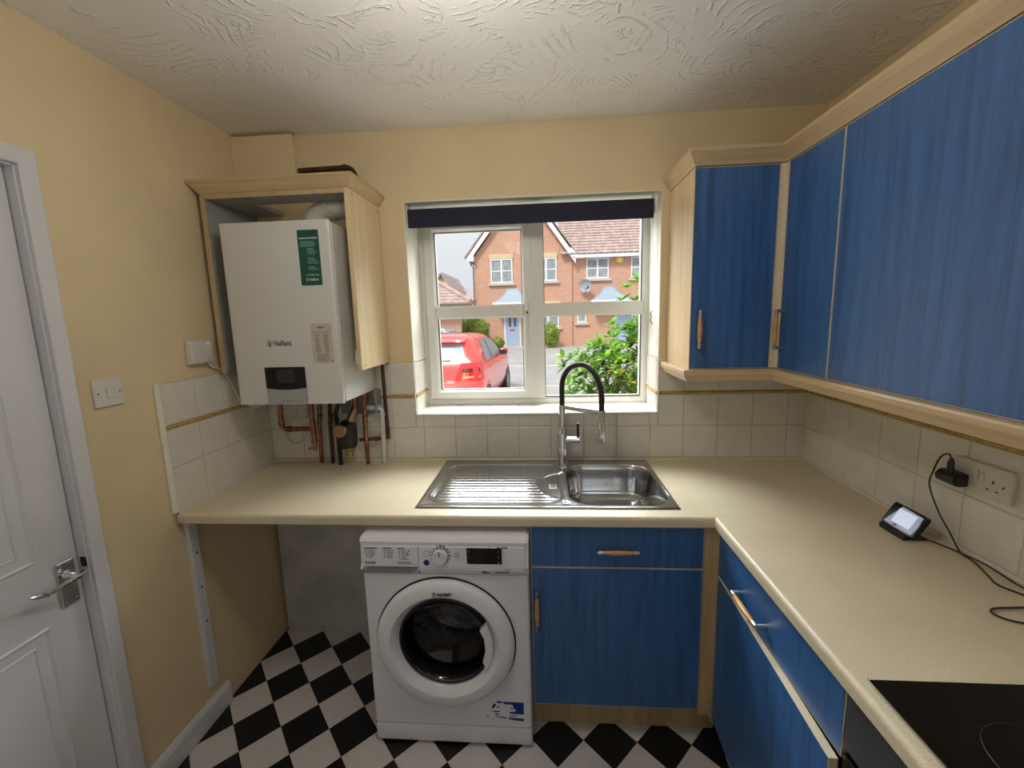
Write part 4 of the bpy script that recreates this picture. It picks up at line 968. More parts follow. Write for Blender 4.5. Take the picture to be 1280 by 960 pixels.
for c0, n_, dots in ((-0.305, 5, True), (-0.240, 5, False), (-0.186, 6, False)):
    Rk.append((c0-0.002, c0+(0.044 if dots else 0.030 if n_ == 5 else 0.022), 0.7985, 0.8015))
    Rg.append((c0-0.001, c0-0.0004, 0.765, 0.795))
    for i in range(n_):
        z = 0.790-0.0062*i
        (Rk if dots else Rg).append((c0+0.003, c0+0.0065, z, z+0.0035)); Rg.append((c0+0.011, c0+0.027+rnd.uniform(0, 0.012), z+0.0005, z+0.0025))
Rk += [(-0.151, -0.147, 0.788, 0.793), (-0.155, -0.150, 0.775, 0.781)]
fbars(Rk, 'ink', dw); fbars(Rg, 'ink_grey', dw)
b2 = BM(); lathe(b2, [(0.0300, 0.002), (0.0300, -0.004), (0.0275, -0.005)], (-0.037, fz(0.778), 0.777), 'y', 36); obj('dial_bezel', b2, 'appliance_grey', fc, True)
b2 = BM(); lathe(b2, [(0.0270, 0.0), (0.0262, -0.016), (0.0235, -0.019), (0.008, -0.0185), (0, -0.0185)], (-0.037, fz(0.778), 0.777), 'y', 36); dl = obj('programme_dial', b2, 'appliance2', fc, True)
b2 = BM(); box(b2, -0.0385, -0.0355, fz(0.777)-0.0195, fz(0.777)-0.018, 0.780, 0.800); obj('pointer', b2, 'ink', dl)
b2 = BM()
for i in range(16):
    a = PI/2-2*PI*i/16; x, z = -0.037+0.0345*math.cos(a), 0.777+0.0330*math.sin(a); s_ = 0.0024 if i in (0, 1, 2, 3, 4, 9, 10) else 0.0017
    box(b2, x-s_, x+s_, fz(z)-0.0005, fz(z)+0.002, z-s_, z+s_)
obj('dial_marks', b2, 'ink', fc)
for x, z, q, mm, ring in ((-0.0865, 0.783, 0.0090, 'appliance2', 'ink_grey'), (-0.0875, 0.7505, 0.0095, 'ink_blue', 'ink_grey'), (0.019, 0.777, 0.0085, 'appliance2', 'ink')):
    b2 = BM(); lathe(b2, [(q+0.0013, 0.001), (q+0.0013, -0.0012), (q, -0.0012)], (x, fz(z), z), 'y', 24); obj('button_ring', b2, ring, fc, True)
    b2 = BM(); lathe(b2, [(q, 0), (q, -0.002), (q-0.001, -0.003), (0, -0.003)], (x, fz(z), z), 'y', 24); bb = obj('button', b2, mm, fc, True)
    if ring == 'ink':
        b2 = BM(); box(b2, x-0.0042, x-0.0008, fz(z)-0.0035, fz(z)-0.0028, z-0.002, z+0.002); box(b2, x+0.0008, x+0.0042, fz(z)-0.0035, fz(z)-0.0028, z-0.002, z+0.002); obj('symbol', b2, 'ink', bb)
b2 = BM(); box(b2, 0.0545, 0.176, fz(0.748)-0.0006, fz(0.748)+0.004, 0.748, 0.8045); ds = obj('display_window', b2, 'black_gloss', fc)
fbars([(0.060, 0.065, 0.793, 0.797), (0.0605, 0.064, 0.774, 0.777), (0.0605, 0.0635, 0.756, 0.759), (0.162, 0.166, 0.793, 0.797), (0.161, 0.167, 0.772, 0.776), (0.160, 0.169, 0.753, 0.758)], 'ink_grey', ds, 'symbol')
for o_ in [c for c in ds.children]: o_.location.y -= 0.0045
fbars([(0.129, 0.132, 0.8085, 0.812)], 'ink', fc); R_ = [(0.158, 0.170, 0.8085-0.001, 0.811), (0.173, 0.196, 0.8075, 0.8115), (0.182, 0.183, 0.783, 0.796), (0.182, 0.183, 0.752, 0.768), (0.186, 0.189, 0.773, 0.777), (0.185, 0.203, 0.731, 0.7325)]
fbars([(a, b, c-0.003, d_-0.003) for a, b, c, d_ in R_], 'ink_grey', fc); 
b2 = BM()
for x0, x1, z0, z1 in ((0.104, 0.116, 0.716, 0.720), (0.106, 0.133, 0.7125, 0.7145), (0.112, 0.124, 0.7175, 0.719), (0.142, 0.1425, 0.711, 0.722), (0.150, 0.200, 0.7135, 0.7175)): box(b2, x0, x1, wy-0.0115, wy-0.006, z0, z1)
obj('fine_print', b2, 'ink_grey', fc)
# door
b2 = BM(); lathe(b2, [(0.2535, 0.004), (0.2535, -0.004), (0.249, -0.004)], (CX, wy, CZ), 'y', 72); obj('door_gap', b2, 'dark', wm)
b2 = BM(); lathe(b2, [(0.2485, 0.0), (0.2485, -0.014), (0.244, -0.022), (0.230, -0.029), (0.205, -0.033), (0.196, -0.032), (0.186, -0.020), (0.171, 0.000), (0.168, 0.012)], (CX, wy, CZ), 'y', 72); dd = obj('door', b2, 'appliance', wm, True)
b2 = BM(); lathe(b2, [(0.169, 0.001), (0.162, -0.003), (0.155, 0.006), (0.148, 0.030), (0.142, 0.060), (0.100, 0.085), (0.05, 0.095), (0, 0.098)], (CX, wy, CZ), 'y', 64); obj('door_glass', b2, 'bowlglass', dd, True)
b2 = BM(); lathe(b2, [(0.1715, -0.001), (0.166, -0.005), (0.160, -0.001)], (CX, wy, CZ), 'y', 64); obj('door_seal', b2, 'black', dd, True)
b2 = BM(); lathe(b2, [(0.205, 0.012), (0.19, 0.030), (0.16, 0.045), (0.168, 0.07), (0.20, 0.09)], (CX, wy, CZ), 'y', 48); obj('rubber_gasket', b2, mat('grey_gasket', (0.06, 0.06, 0.062), 0.5), wm, True)
k = NT('perforated_drum_steel'); v = k.coord((55, 55, 55), (0.3, 0.78, 0)); vo = k.n('ShaderNodeTexVoronoi'); vo.inputs['Scale'].default_value = 1.6; vo.inputs['Randomness'].default_value = 0.0; k.l(v, vo.inputs['Vector'])
k.l(k.ramp(vo.outputs['Distance'], [(0.25, (0.02, 0.02, 0.02)), (0.36, (0.38, 0.37, 0.36))]), k.b.inputs['Base Color']); k.b.inputs['Metallic'].default_value = 1; k.b.inputs['Roughness'].default_value = 0.3; M['drum'] = k.m
b2 = BM(); lathe(b2, [(0.20, 0.09), (0.235, 0.10), (0.235, 0.34), (0.20, 0.37), (0.06, 0.38), (0.05, 0.36), (0, 0.36)], (CX, wy, CZ), 'y', 48); dm = obj('drum', b2, 'drum', wm, True)
b2 = BM()
for i in range(3):
    a = 2*PI*i/3+1.0; u = Vector((math.cos(a), 0, math.sin(a))); w_ = Vector((-math.sin(a), 0, math.cos(a))); c_ = Vector((CX, wy, CZ))
    pr_ = [(0.235, -0.035), (0.20, -0.012), (0.195, 0), (0.20, 0.012), (0.235, 0.035)]
    A = [b2.verts.new(c_+u*q+w_*s_+Vector((0, 0.12, 0))) for q, s_ in pr_]; B = [b2.verts.new(c_+u*q+w_*s_+Vector((0, 0.33, 0))) for q, s_ in pr_]
    for q in range(4): b2.faces.new((A[q], A[q+1], B[q+1], B[q]))
    b2.faces.new(A); b2.faces.new(B)
obj('drum_paddle', b2, 'steel_bowl', dm, True)
b2 = BM()      # handle side plate over the glass
arc = [(CX+0.172*math.cos(a), CZ+0.172*math.sin(a)) for a in [math.radians(q) for q in range(-34, 31, 4)]]
poly = arc+[(CX+0.141, CZ+0.075), (CX+0.128, CZ+0.060), (CX+0.142, CZ+0.030), (CX+0.145, CZ-0.02), (CX+0.134, CZ-0.062), (CX+0.141, CZ-0.078), (CX+0.138, CZ-0.090)]
prism(b2, poly, wy-0.020, wy-0.002, 'y'); obj('door_grip', b2, 'appliance', dd)
text('brand_lettering', 'INDESIT', 0.0145, (CX-0.012, wy-0.0328, CZ+0.2015), 'ink', dd, bold=0.0009, sx=0.95)
b2 = BM(); tube(b2, [(CX-0.0235+0.0072*math.cos(a), wy-0.0335, CZ+0.207+0.0072*math.sin(a)) for a in [2*PI*i/20 for i in range(20)]], 0.0009, 5, closed=True)
box(b2, CX-0.0247, CX-0.0223, wy-0.0345, wy-0.0320, CZ+0.2030, CZ+0.2090); box(b2, CX-0.0247, CX-0.0223, wy-0.0345, wy-0.0320, CZ+0.2100, CZ+0.2120); obj('emblem', b2, 'ink', dd)
# torn blue sticker
stx = wx1-0.148
def patch_poly(bm, pts, y=wy-0.0004):
    bm.faces.new([bm.verts.new((x, y, z)) for x, z in pts])
b2 = BM()
patch_poly(b2, [(0.136, 0.200), (0.160, 0.199), (0.160, 0.193), (0.140, 0.191)])
patch_poly(b2, [(0.162, 0.198), (0.236, 0.198), (0.236, 0.148), (0.195, 0.149), (0.182, 0.152), (0.183, 0.157), (0.200, 0.158), (0.206, 0.161), (0.206, 0.169), (0.198, 0.168), (0.197, 0.183), (0.190, 0.188), (0.170, 0.187), (0.162, 0.192)])
patch_poly(b2, [(0.128, 0.190), (0.134, 0.189), (0.133, 0.180), (0.126, 0.172), (0.121, 0.168), (0.118, 0.176)])
patch_poly(b2, [(0.136, 0.178), (0.148, 0.179), (0.147, 0.174), (0.135, 0.173)])
patch_poly(b2, [(0.116, 0.160), (0.128, 0.158), (0.146, 0.160), (0.148, 0.154), (0.130, 0.153)])
patch_poly(b2, [(0.186, 0.170), (0.192, 0.175), (0.196, 0.169)])
patch_poly(b2, [(0.178, 0.133), (0.236, 0.131), (0.236, 0.120), (0.214, 0.121), (0.196, 0.123), (0.180, 0.126)])
patch_poly(b2, [(0.130, 0.138), (0.172, 0.134), (0.171, 0.128), (0.150, 0.132), (0.130, 0.135)])
st = obj('torn_sticker', b2, 'ink_blue', wm); st['label'] = 'remains of a torn blue sticker'
text('lettering', 'ANT', 0.0105, (0.184, wy-0.0002, 0.1365), 'ink_grey', st, bold=0.0005, sx=1.2)
b2 = BM()
for x0, x1, z0, z1 in ((0.131, 0.144, 0.143, 0.147), (0.100, 0.106, 0.131, 0.135), (0.122, 0.126, 0.1245, 0.1265)): box(b2, x0, x1, wy-0.0006, wy, z0, z1)
obj('fine_print', b2, 'ink_blue', st)
b2 = BM()
for x in (-0.27, 0.21):
    for y in (-0.55, -0.13): lathe(b2, [(0, 0.0), (0.022, 0), (0.022, 0.008), (0.008, 0.008), (0.008, 0.02)], (x, y, 0.0), 'z', 16)
obj('foot', b2, 'black', wm)

# white board standing against the wall in the empty bay
b2 = BM(); box(b2, -1.020, -0.34, -0.062, -0.045, 0.001, 0.858, 0.001, 1)
single('back_board', b2, 'board', 'grubby white board upright at the back of the empty bay beside the washing machine', 'board', loc=(-0.68, -0.05, 0.001), smooth=False)

# ------------------------------------------------------------------ right wall: socket, charger, display
sk2 = thing('double_socket', (XR-TH, -0.775, 1.08), 'white double wall socket on the tiles with one side in use', 'socket')
b2 = BM(); box(b2, XR-TH-0.014, XR-TH, -0.852, -0.708, 1.080, 1.166, 0.003); obj('face_plate', b2, 'whiteplastic', sk2)
xx = XR-TH-0.014
b2 = BM(); box(b2, xx-0.004, xx+0.001, -0.7735, -0.7640, 1.122, 1.146, 0.001, 1); obj('rocker', b2, 'whiteplastic', sk2)
b2 = BM(); box(b2, xx-0.004, xx+0.001, -0.7885, -0.7790, 1.120, 1.144, 0.001, 1); obj('rocker', b2, 'whiteplastic', sk2)
b2 = BM()
for y, z, a, c_ in ((-0.809, 1.126, 0.0022, 0.0042), (-0.798, 1.104, 0.0036, 0.0018), (-0.820, 1.104, 0.0036, 0.0018)): box(b2, xx-0.0004, xx+0.001, y-a, y+a, z-c_, z+c_)
lathe(b2, [(0, -0.0006), (0.003, -0.0003), (0.003, 0.001)], (xx, -0.834, 1.121), 'x', 12)
obj('socket_hole', b2, 'ink', sk2)
pa = thing('plug_adapter', (XR-0.045, -0.722, 1.085), 'black mains adapter plugged into the left half of the double socket', 'charger')
b2 = BM(); prism(b2, [(xx, 1.088), (xx-0.030, 1.088), (xx-0.040, 1.098), (xx-0.040, 1.112), (xx-0.028, 1.124), (xx, 1.124)], -0.752, -0.694, 'y')
bmesh.ops.bevel(b2, geom=b2.edges[:], offset=0.003, segments=2, affect='EDGES'); obj('adapter_body', b2, 'black', pa, True)
b2 = BM(); tube(b2, [(xx-0.024, -0.722, 1.120), (xx-0.024, -0.722, 1.150), (xx-0.024, -0.722, 1.162)], [0.0085, 0.0075, 0.004], 12); obj('usb_plug', b2, 'black', pa, True)
cable('charging_cable', [(xx-0.024, -0.722, 1.160), (xx-0.028, -0.716, 1.172), (xx-0.038, -0.706, 1.160), (xx-0.045, -0.698, 1.120), (xx-0.045, -0.690, 1.070), (xx-0.035, -0.715, 1.00), (xx-0.025, -0.745, 0.950), (1.476, -0.765, 0.905), (1.470, -0.810, 0.9035), (1.445, -0.870, 0.9035), (1.432, -0.905, 0.9035), (1.455, -0.95, 0.9035), (1.47, -1.00, 0.9035), (1.44, -1.035, 0.9035), (1.395, -1.04, 0.9035), (1.340, -1.030, 0.9035), (1.318, -1.008, 0.9035), (1.335, -0.990, 0.9035), (1.390, -0.985, 0.9035), (1.440, -0.985, 0.9070), (1.472, -0.960, 0.9075), (1.478, -0.90, 0.9035), (1.480, -0.83, 0.9075), (1.474, -0.760, 0.9035), (1.455, -0.710, 0.9035), (1.430, -0.682, 0.907), (1.418, -0.668, 0.910)], 0.0022, 'black', 'thin black charging cable trailing from the adapter across the worktop to the display')
# energy display on its stand
ed_ = thing('energy_display', (1.41, -0.63, WT), 'small black energy display with a lit screen on the worktop by the tiles', 'display')
TE = Matrix.Translation((1.393, -0.655, 0.914)) @ Matrix.Rotation(-PI/2+0.02, 4, 'Z') @ Matrix.Rotation(-0.56, 4, 'X')   # local: x right, z up the face, -y out
def lp_(bm, poly, y0, y1): prism(bm, poly, y0, y1, 'y', T=TE)
b2 = BM(); lp_(b2, rrect(-0.054, 0.054, 0, 0.075, 0.009), 0.0, 0.016); eb = obj('display_body', b2, 'black', ed_)
b2 = BM(); lp_(b2, rrect(-0.051, 0.051, 0.003, 0.072, 0.008), -0.0012, 0.0); eg = obj('display_glass', b2, 'black_gloss', eb)
k = NT('lit_screen'); k.b.inputs['Base Color'].default_value = (0.02, 0.02, 0.02, 1); k.b.inputs['Emission Color'].default_value = (0.75, 0.83, 1, 1); k.b.inputs['Emission Strength'].default_value = 0.72; k.b.inputs['Roughness'].default_value = 0.3
b2 = BM(); lp_(b2, rrect(-0.026, 0.034, 0.016, 0.062, 0.001, 1), -0.0020, -0.0012); obj('screen', b2, k.m, eg)
k = NT('dim_lit_surround'); k.b.inputs['Base Color'].default_value = (0.02, 0.02, 0.02, 1); k.b.inputs['Emission Color'].default_value = (0.62, 0.68, 0.85, 1); k.b.inputs['Emission Strength'].default_value = 0.38; k.b.inputs['Roughness'].default_value = 0.3
b2 = BM(); lp_(b2, [(-0.045, 0.006), (0.048, 0.006), (0.048, 0.066), (-0.022, 0.070)], -0.0016, -0.0010); obj('screen_surround', b2, k.m, eg)
b2 = BM(); lp_(b2, rrect(-0.014, -0.002, 0.0075, 0.0125, 0.002, 2), -0.0024, -0.0016); obj('touch_key', b2, 'black', eg)
b2 = BM(); box(b2, 1.380, 1.450, -0.70, -0.612, WT, WT+0.006, 0.002); prism(b2, [(1.390, WT+0.004), (1.400, WT+0.004), (1.442, WT+0.045), (1.434, WT+0.048)], -0.68, -0.632, 'y'); prism(b2, [(1.380, WT), (1.390, WT), (1.390, WT+0.017), (1.380, WT+0.014)], -0.70, -0.612, 'y'); obj('stand', b2, 'black', ed_)

# ================================================================== outside
GZ = -0.13
k = NT('pale_block_paving'); v = k.coord()
k.l(k.ramp(k.noise(v, 1.3, 6, 0.6), [(0.35, (0.34, 0.325, 0.32)), (0.65, (0.42, 0.40, 0.39))]), k.b.inputs['Base Color']); k.b.inputs['Roughness'].default_value = 0.9
b2 = BM(); box(b2, -60, 60, 0.28, 120, GZ-0.2, GZ); put(obj('ground', b2, k.m, kind='structure'), 'pale paved courtyard between the two rows of houses')
b2 = BM(); box(b2, -9, 9, 12.2, 12.5, GZ, GZ+0.012); box(b2, -9, 9, 8.0, 8.25, GZ, GZ+0.012); single('paving_strip', b2, mat('pink_kerb_stone', (0.55, 0.47, 0.44), 0.9), 'flush kerb stones crossing the pale courtyard', 'kerb', smooth=False)
k = NT('orange_brickwork'); v = k.coord()
def brick(k, rot):
    mp = k.coord((1, 1, 1), rot); br = k.n('ShaderNodeTexBrick'); br.inputs['Scale'].default_value = 1.0
    br.inputs['Brick Width'].default_value = 0.225; br.inputs['Row Height'].default_value = 0.075; br.inputs['Mortar Size'].default_value = 0.006
    br.inputs['Color1'].default_value = (0.60, 0.32, 0.21, 1); br.inputs['Color2'].default_value = (0.52, 0.27, 0.18, 1); br.inputs['Mortar'].default_value = (0.60, 0.45, 0.36, 1)
    k.l(mp, br.inputs['Vector']); return br
br = brick(k, (PI/2, 0, 0)); k.l(br.outputs['Color'], k.b.inputs['Base Color']); k.b.inputs['Roughness'].default_value = 0.9; M['brick'] = k.m
M['rooftile'] = mat('pinkish_brown_roof_tile', (0.44, 0.33, 0.30), 0.85, vary=0.25, vscale=3)
M['roof_edge'] = mat('dark_roof_edge', (0.16, 0.12, 0.11), 0.9)
M['render_white'] = mat('white_painted_bargeboard', (0.78, 0.78, 0.80), 0.5)
M['lead'] = mat('grey_lead_sheet', (0.33, 0.40, 0.47), 0.5, 0.0)
M['cream_brick'] = mat('buff_lintel_brick', (0.74, 0.60, 0.36), 0.9, vary=0.15, vscale=12)
M['stone'] = mat('pale_stone_sill', (0.55, 0.50, 0.43), 0.9)
M['curtain'] = mat('grey_net_curtain', (0.30, 0.33, 0.35), 0.8, vary=0.3, vscale=7)
M['skydoor'] = mat('pale_blue_door', (0.36, 0.44, 0.62), 0.45)
M['hedge'] = None
HY = 22.0
hs = thing('brick_house', (1.5, 25, GZ), 'orange brick house straight ahead with a white-edged gable and pink tiled roof', 'house')
b2 = BM()
prism(b2, [(-3.60, GZ), (1.95, GZ), (1.95, 5.0), (-0.80, 8.75), (-3.60, 5.05)], HY, HY+7, 'y'); obj('gable_wall', b2, 'brick', hs)
b2 = BM(); box(b2, 1.95, 12.0, HY+0.12, HY+7, GZ, 4.95); obj('main_wall', b2, 'brick', hs)
b2 = BM()      # bargeboards and fascia
for (xa, za), (xb, zb) in (((-4.05, 4.92), (-0.80, 9.05)), ((-0.80, 9.05), (2.15, 4.88))):
    d_ = Vector((xb-xa, 0, zb-za)).normalized(); n_ = Vector((-d_.z, 0, d_.x))*(-0.30)
    pts = [(xa, za), (xb, zb), (xb, zb-0.42), (xa+n_.x*0.9, za+n_.z*0.9)]
    prism(b2, [(xa, za), (xb, zb), (xb, zb-0.40), (xa+(0.28 if xb > xa and xa < -1 else 0.0), za-(0.0 if xa < -1 else 0.40))], HY-0.28, HY-0.22, 'y')
prism(b2, [(-4.05, 4.95), (-3.60, 5.30), (-3.60, 4.80), (-3.95, 4.80)], HY-0.27, HY-0.0, 'y')
obj('bargeboard', b2, 'render_white', hs)
b2 = BM(); box(b2, 2.02, 12.2, HY-0.28, HY-0.22, 4.78, 4.98); box(b2, 2.02, 12.2, HY-0.22, HY+0.12, 4.80, 4.83); prism(b2, [(1.60, 5.35), (2.10, 4.78), (2.3, 4.78), (2.3, 4.98), (1.9, 5.35)], HY-0.29, HY-0.23, 'y'); obj('fascia', b2, 'render_white', hs)
b2 = BM()
tube(b2, [(-3.78, HY-0.28, 4.80), (-3.78, HY-0.12, 4.62), (-3.66, HY-0.06, 4.50), (-3.66, HY-0.06, GZ)], 0.045, 8); obj('downpipe', b2, 'roof_edge', hs)
def tiled_roof(par, p0, ux, L, up_, S, course=0.30, tw=0.32):
    """real courses: each course is a corrugated strip lapping the one below"""
    p0, ux, up_ = Vector(p0), Vector(ux).normalized(), Vector(up_).normalized(); nn = ux.cross(up_).normalized()
    if nn.z < 0: nn = -nn
    b3 = BM(); nc = int(S/course); nt_ = int(L/tw*4)
    for c_ in range(nc):
        A, B = [], []
        for i in range(nt_+1):
            x = L*i/nt_; wv = 0.035*(0.5+0.5*math.cos(2*PI*i/4))
            base = p0+ux*x
            A.append(b3.verts.new(base+up_*(c_*course)+nn*(0.045+wv))); B.append(b3.verts.new(base+up_*((c_+1)*course+0.02)+nn*(wv)))
        lip = [b3.verts.new(v_.co-nn*0.05) for v_ in A]
        for i in range(nt_):
            b3.faces.new((A[i], A[i+1], B[i+1], B[i])); b3.faces.new((lip[i], lip[i+1], A[i+1], A[i]))
    return obj('roof_tiles', b3, 'rooftile', par, kind='stuff')
tiled_roof(hs, (1.3, HY-0.30, 4.98), (1, 0, 0), 11.0, (0, 0.76, 0.65), 5.6)
b2 = BM(); prism(b2, [(HY-0.25, 4.97), (HY+3.9, 8.55), (HY+7.4, 4.97)], 2.0, 12.2, 'x'); obj('roof_core', b2, 'roof_edge', hs)
for sgn, xe in ((-1, -4.10), (1, 2.25)):
    xa, za, xb, zb = xe, 4.95, -0.80, 9.12
    b2 = BM(); prism(b2, [(xa, za), (xb, zb), (xb, zb+0.10), (xa-0.03*1, za+0.10)], HY-0.32, HY+7.2, 'y'); obj('gable_roof', b2, 'rooftile', hs)
def hwin(par, x0, x1, z0, z1, y, cols=2, rows=2, lintel=True, curtain='curtain'):
    b3 = BM(); w = 0.07
    box(b3, x0, x0+w, y-0.05, y+0.05, z0, z1); box(b3, x1-w, x1, y-0.05, y+0.05, z0, z1); box(b3, x0+w, x1-w, y-0.05, y+0.05, z0, z0+w); box(b3, x0+w, x1-w, y-0.05, y+0.05, z1-w, z1)
    for i in range(1, cols): xm = x0+(x1-x0)*i/cols; box(b3, xm-0.05, xm+0.05, y-0.045, y+0.05, z0+w, z1-w)
    for j in range(1, rows): zm = z0+(z1-z0)*j/rows; box(b3, x0+w, x1-w, y-0.035, y+0.04, zm-0.03, zm+0.03)
    f = obj('window', b3, 'render_white', par)
    for i in range(cols):
        for j in range(rows):
            b3 = BM(); box(b3, x0+(x1-x0)*i/cols+0.05, x0+(x1-x0)*(i+1)/cols-0.05, y-0.02, y-0.012, z0+(z1-z0)*j/rows+0.03, z0+(z1-z0)*(j+1)/rows-0.03)
            obj('pane', b3, curtain, f)
    b3 = BM(); box(b3, x0-0.14, x1+0.14, y-0.12, y+0.02, z0-0.14, z0); obj('sill', b3, 'stone', f)
    if lintel:
        b3 = BM()
        n_ = max(4, int((x1-x0+0.1)/0.085))
        for i in range(n_):
            xa = x0-0.05+(x1-x0+0.10)*i/n_; box(b3, xa+0.006, xa+(x1-x0+0.10)/n_-0.006, y-0.065, y, z1+0.01, z1+0.26)
        obj('soldier_course', b3, 'cream_brick', f)
    return f
hwin(hs, -2.68, -1.42, 3.56, 4.90, HY-0.01); hwin(hs, -0.10, 1.09, 3.60, 4.88, HY-0.01)
hwin(hs, 2.76, 4.02, 3.66, 4.78, HY+0.11, lintel=False); hwin(hs, 5.25, 6.5, 3.62, 4.78, HY+0.11, lintel=False)
hwin(hs, -0.05, 1.19, 0.98, 2.2, HY-0.01); hwin(hs, 2.24, 2.76, 1.20, 2.15, HY+0.11, 1, 2, lintel=False); hwin(hs, 5.3, 6.6, 1.0, 2.1, HY+0.11, lintel=False)
b2 = BM(); box(b2, -2.0, -1.02, HY-0.06, HY+0.02, GZ, 2.12); dw_ = obj('door_frame', b2, 'render_white', hs)
b2 = BM(); box(b2, -1.91, -1.11, HY-0.09, HY-0.055, GZ+0.08, 2.04); hd_ = obj('front_door', b2, 'skydoor', hs)
b2 = BM()
for x in (-1.72, -1.42): box(b2, x, x+0.14, HY-0.10, HY-0.085, 1.05, 1.75)
box(b2, -1.66, -1.36, HY-0.10, HY-0.085, 0.83, 0.90); obj('door_glazing', b2, 'roof_edge', hd_)
b2 = BM(); box(b2, -2.35, -0.75, HY-0.9, HY, GZ, GZ+0.07); obj('door_step', b2, 'stone', hs)
b2 = BM(); box(b2, 4.35, 5.25, HY+0.04, HY+0.12, GZ, 2.1); obj('front_door', b2, 'skydoor', hs)
def porch(par, xt0, xt1, xb0, xb1, zt, zb, y):
    b3 = BM(); n_ = 8; L = []
    for i in range(n_+1):
        t_ = i/n_; s_ = 1-(1-t_)**0.45 if t_ < 1 else 1; s_ = t_**1.9*0.85+0.15*t_
        s_ = 1-(1-s_)
        z = zt+(zb-zt)*t_; a, b = xt0+(xb0-xt0)*s_, xt1+(xb1-xt1)*s_; yf = y-0.25-0.65*s_
        L.append([b3.verts.new(p) for p in ((a, y, z), (a, yf, z), (b, yf, z), (b, y, z))])
    for a, b in zip(L, L[1:]):
        for q in range(3): b3.faces.new((a[q], a[q+1], b[q+1], b[q]))
    b3.faces.new(L[0]); b3.faces.new(L[-1]); c_ = obj('porch_canopy', b3, 'lead', par)
    b3 = BM()
    for s_ in (1, 2): tube(b3, [v_ for v_ in [(xt0+(xb0-xt0)*(t_**1.9*0.85+0.15*t_) if s_ == 1 else xt1+(xb1-xt1)*(t_**1.9*0.85+0.15*t_), y-0.25-0.65*(t_**1.9*0.85+0.15*t_), zt+(zb-zt)*t_) for t_ in [i/8 for i in range(9)]]], 0.03, 6)
    obj('lead_roll', b3, 'lead', c_)
    b3 = BM(); box(b3, xb0-0.03, xb1+0.03, y-0.93, y, zb-0.12, zb); obj('porch_fascia', b3, 'render_white', c_)
porch(hs, -1.76, -1.10, -2.50, -0.42, 3.22, 2.44, HY); porch(hs, 3.70, 4.30, 2.98, 5.12, 3.18, 2.42, HY+0.12)
sd = thing('satellite_dish', (2.67, HY-0.1, 3.05), 'round grey satellite dish on the brick wall between the two canopies', 'satellite dish')
b2 = BM(); lathe(b2, [(0.36, 0.0), (0.30, 0.045), (0.18, 0.085), (0, 0.105)], (0, 0, 0), 'y', 28); bmesh.ops.transform(b2, matrix=Matrix.Translation((2.67, HY-0.28, 3.24)) @ Matrix.Rotation(0.25, 4, 'X') @ Matrix.Rotation(-0.25, 4, 'Z'), verts=b2.verts); obj('reflector', b2, mat('dish_grey', (0.42, 0.44, 0.48), 0.6), sd, True)
b2 = BM(); tube(b2, [(2.67, HY-0.28, 2.92), (2.78, HY-0.60, 3.12)], 0.02, 6); tube(b2, [(2.78, HY-0.58, 3.10), (2.79, HY-0.66, 3.16)], 0.05, 8); tube(b2, [(2.67, HY-0.17, 3.10), (2.67, HY+0.11, 3.06)], 0.03, 6); obj('feed_arm', b2, 'black', sd)
ab = thing('alarm_box', (4.62, HY+0.05, 4.42), 'yellow octagonal alarm box high on the brick wall', 'alarm')
b2 = BM(); prism(b2, [(4.62+0.21*math.cos(a), 4.63+0.19*math.sin(a)) for a in [2*PI*(i+0.5)/8 for i in range(8)]], HY+0.03, HY+0.119, 'y'); obj('alarm_cover', b2, mat('alarm_yellow', (0.80, 0.56, 0.10), 0.5), ab)
b2 = BM(); prism(b2, [(4.62+0.08*math.cos(a), 4.63+0.07*math.sin(a)) for a in [2*PI*i/10 for i in range(10)]], HY+0.02, HY+0.03, 'y'); obj('alarm_badge', b2, 'render_white', ab)

# low garage roof on the left, gabled house and lamp post beyond
ga = thing('garage', (-7, 17, GZ), 'low garage at the left with a hipped brown tiled roof', 'garage')
b2 = BM(); prism(b2, [(-12.0, 14.3), (-2.95, 14.3), (-4.1, 20), (-12.0, 20)], GZ, 2.05, 'z'); obj('garage_wall', b2, 'brick', ga)
b2 = BM()
A = [b2.verts.new(p) for p in ((-12.5, 13.9, 2.17), (-2.45, 13.9, 2.17), (-3.75, 20.4, 2.17), (-12.5, 20.4, 2.17), (-5.4, 17.1, 3.75), (-12.5, 17.1, 3.75))]
for f in ((0, 1, 4, 5), (1, 2, 4), (2, 3, 5, 4), (0, 3, 2, 1), (0, 5, 3)): b2.faces.new([A[q] for q in f])
obj('hipped_roof', b2, 'rooftile', ga)
b3 = BM()      # front-slope tile courses trimmed to the hip
for c_ in range(11):
    t_ = c_/11.5; z = 2.17+1.58*t_; y = 13.9+3.2*t_; xr_ = -2.45-2.95*t_-0.03; z2 = 2.17+1.58*(t_+1/11.5); y2 = 13.9+3.2*(t_+1/11.5)
    n_ = int((xr_+8.0)/0.08); A, B, Lp = [], [], []
    for i in range(n_+1):
        x = -8.0+(xr_+8.0)*i/n_; wv = 0.03*(0.5+0.5*math.cos(2*PI*i/4)); A.append(b3.verts.new((x, y-0.03, z+0.055+wv))); B.append(b3.verts.new((min(x, xr_-0.2), y2, z2+0.01+wv))); Lp.append(b3.verts.new((x, y-0.025, z)))
    for i in range(n_): b3.faces.new((A[i], A[i+1], B[i+1], B[i])); b3.faces.new((Lp[i], Lp[i+1], A[i+1], A[i]))
obj('roof_tiles', b3, 'rooftile', ga, kind='stuff')
b2 = BM(); tube(b2, [(-2.45, 13.9, 2.25), (-5.4, 17.1, 3.82)], 0.09, 8); obj('hip_ridge', b2, 'rooftile', ga); b2 = BM(); box(b2, -12.5, -2.43, 13.80, 13.88, 2.03, 2.15); obj('gutter', b2, 'roof_edge', ga)
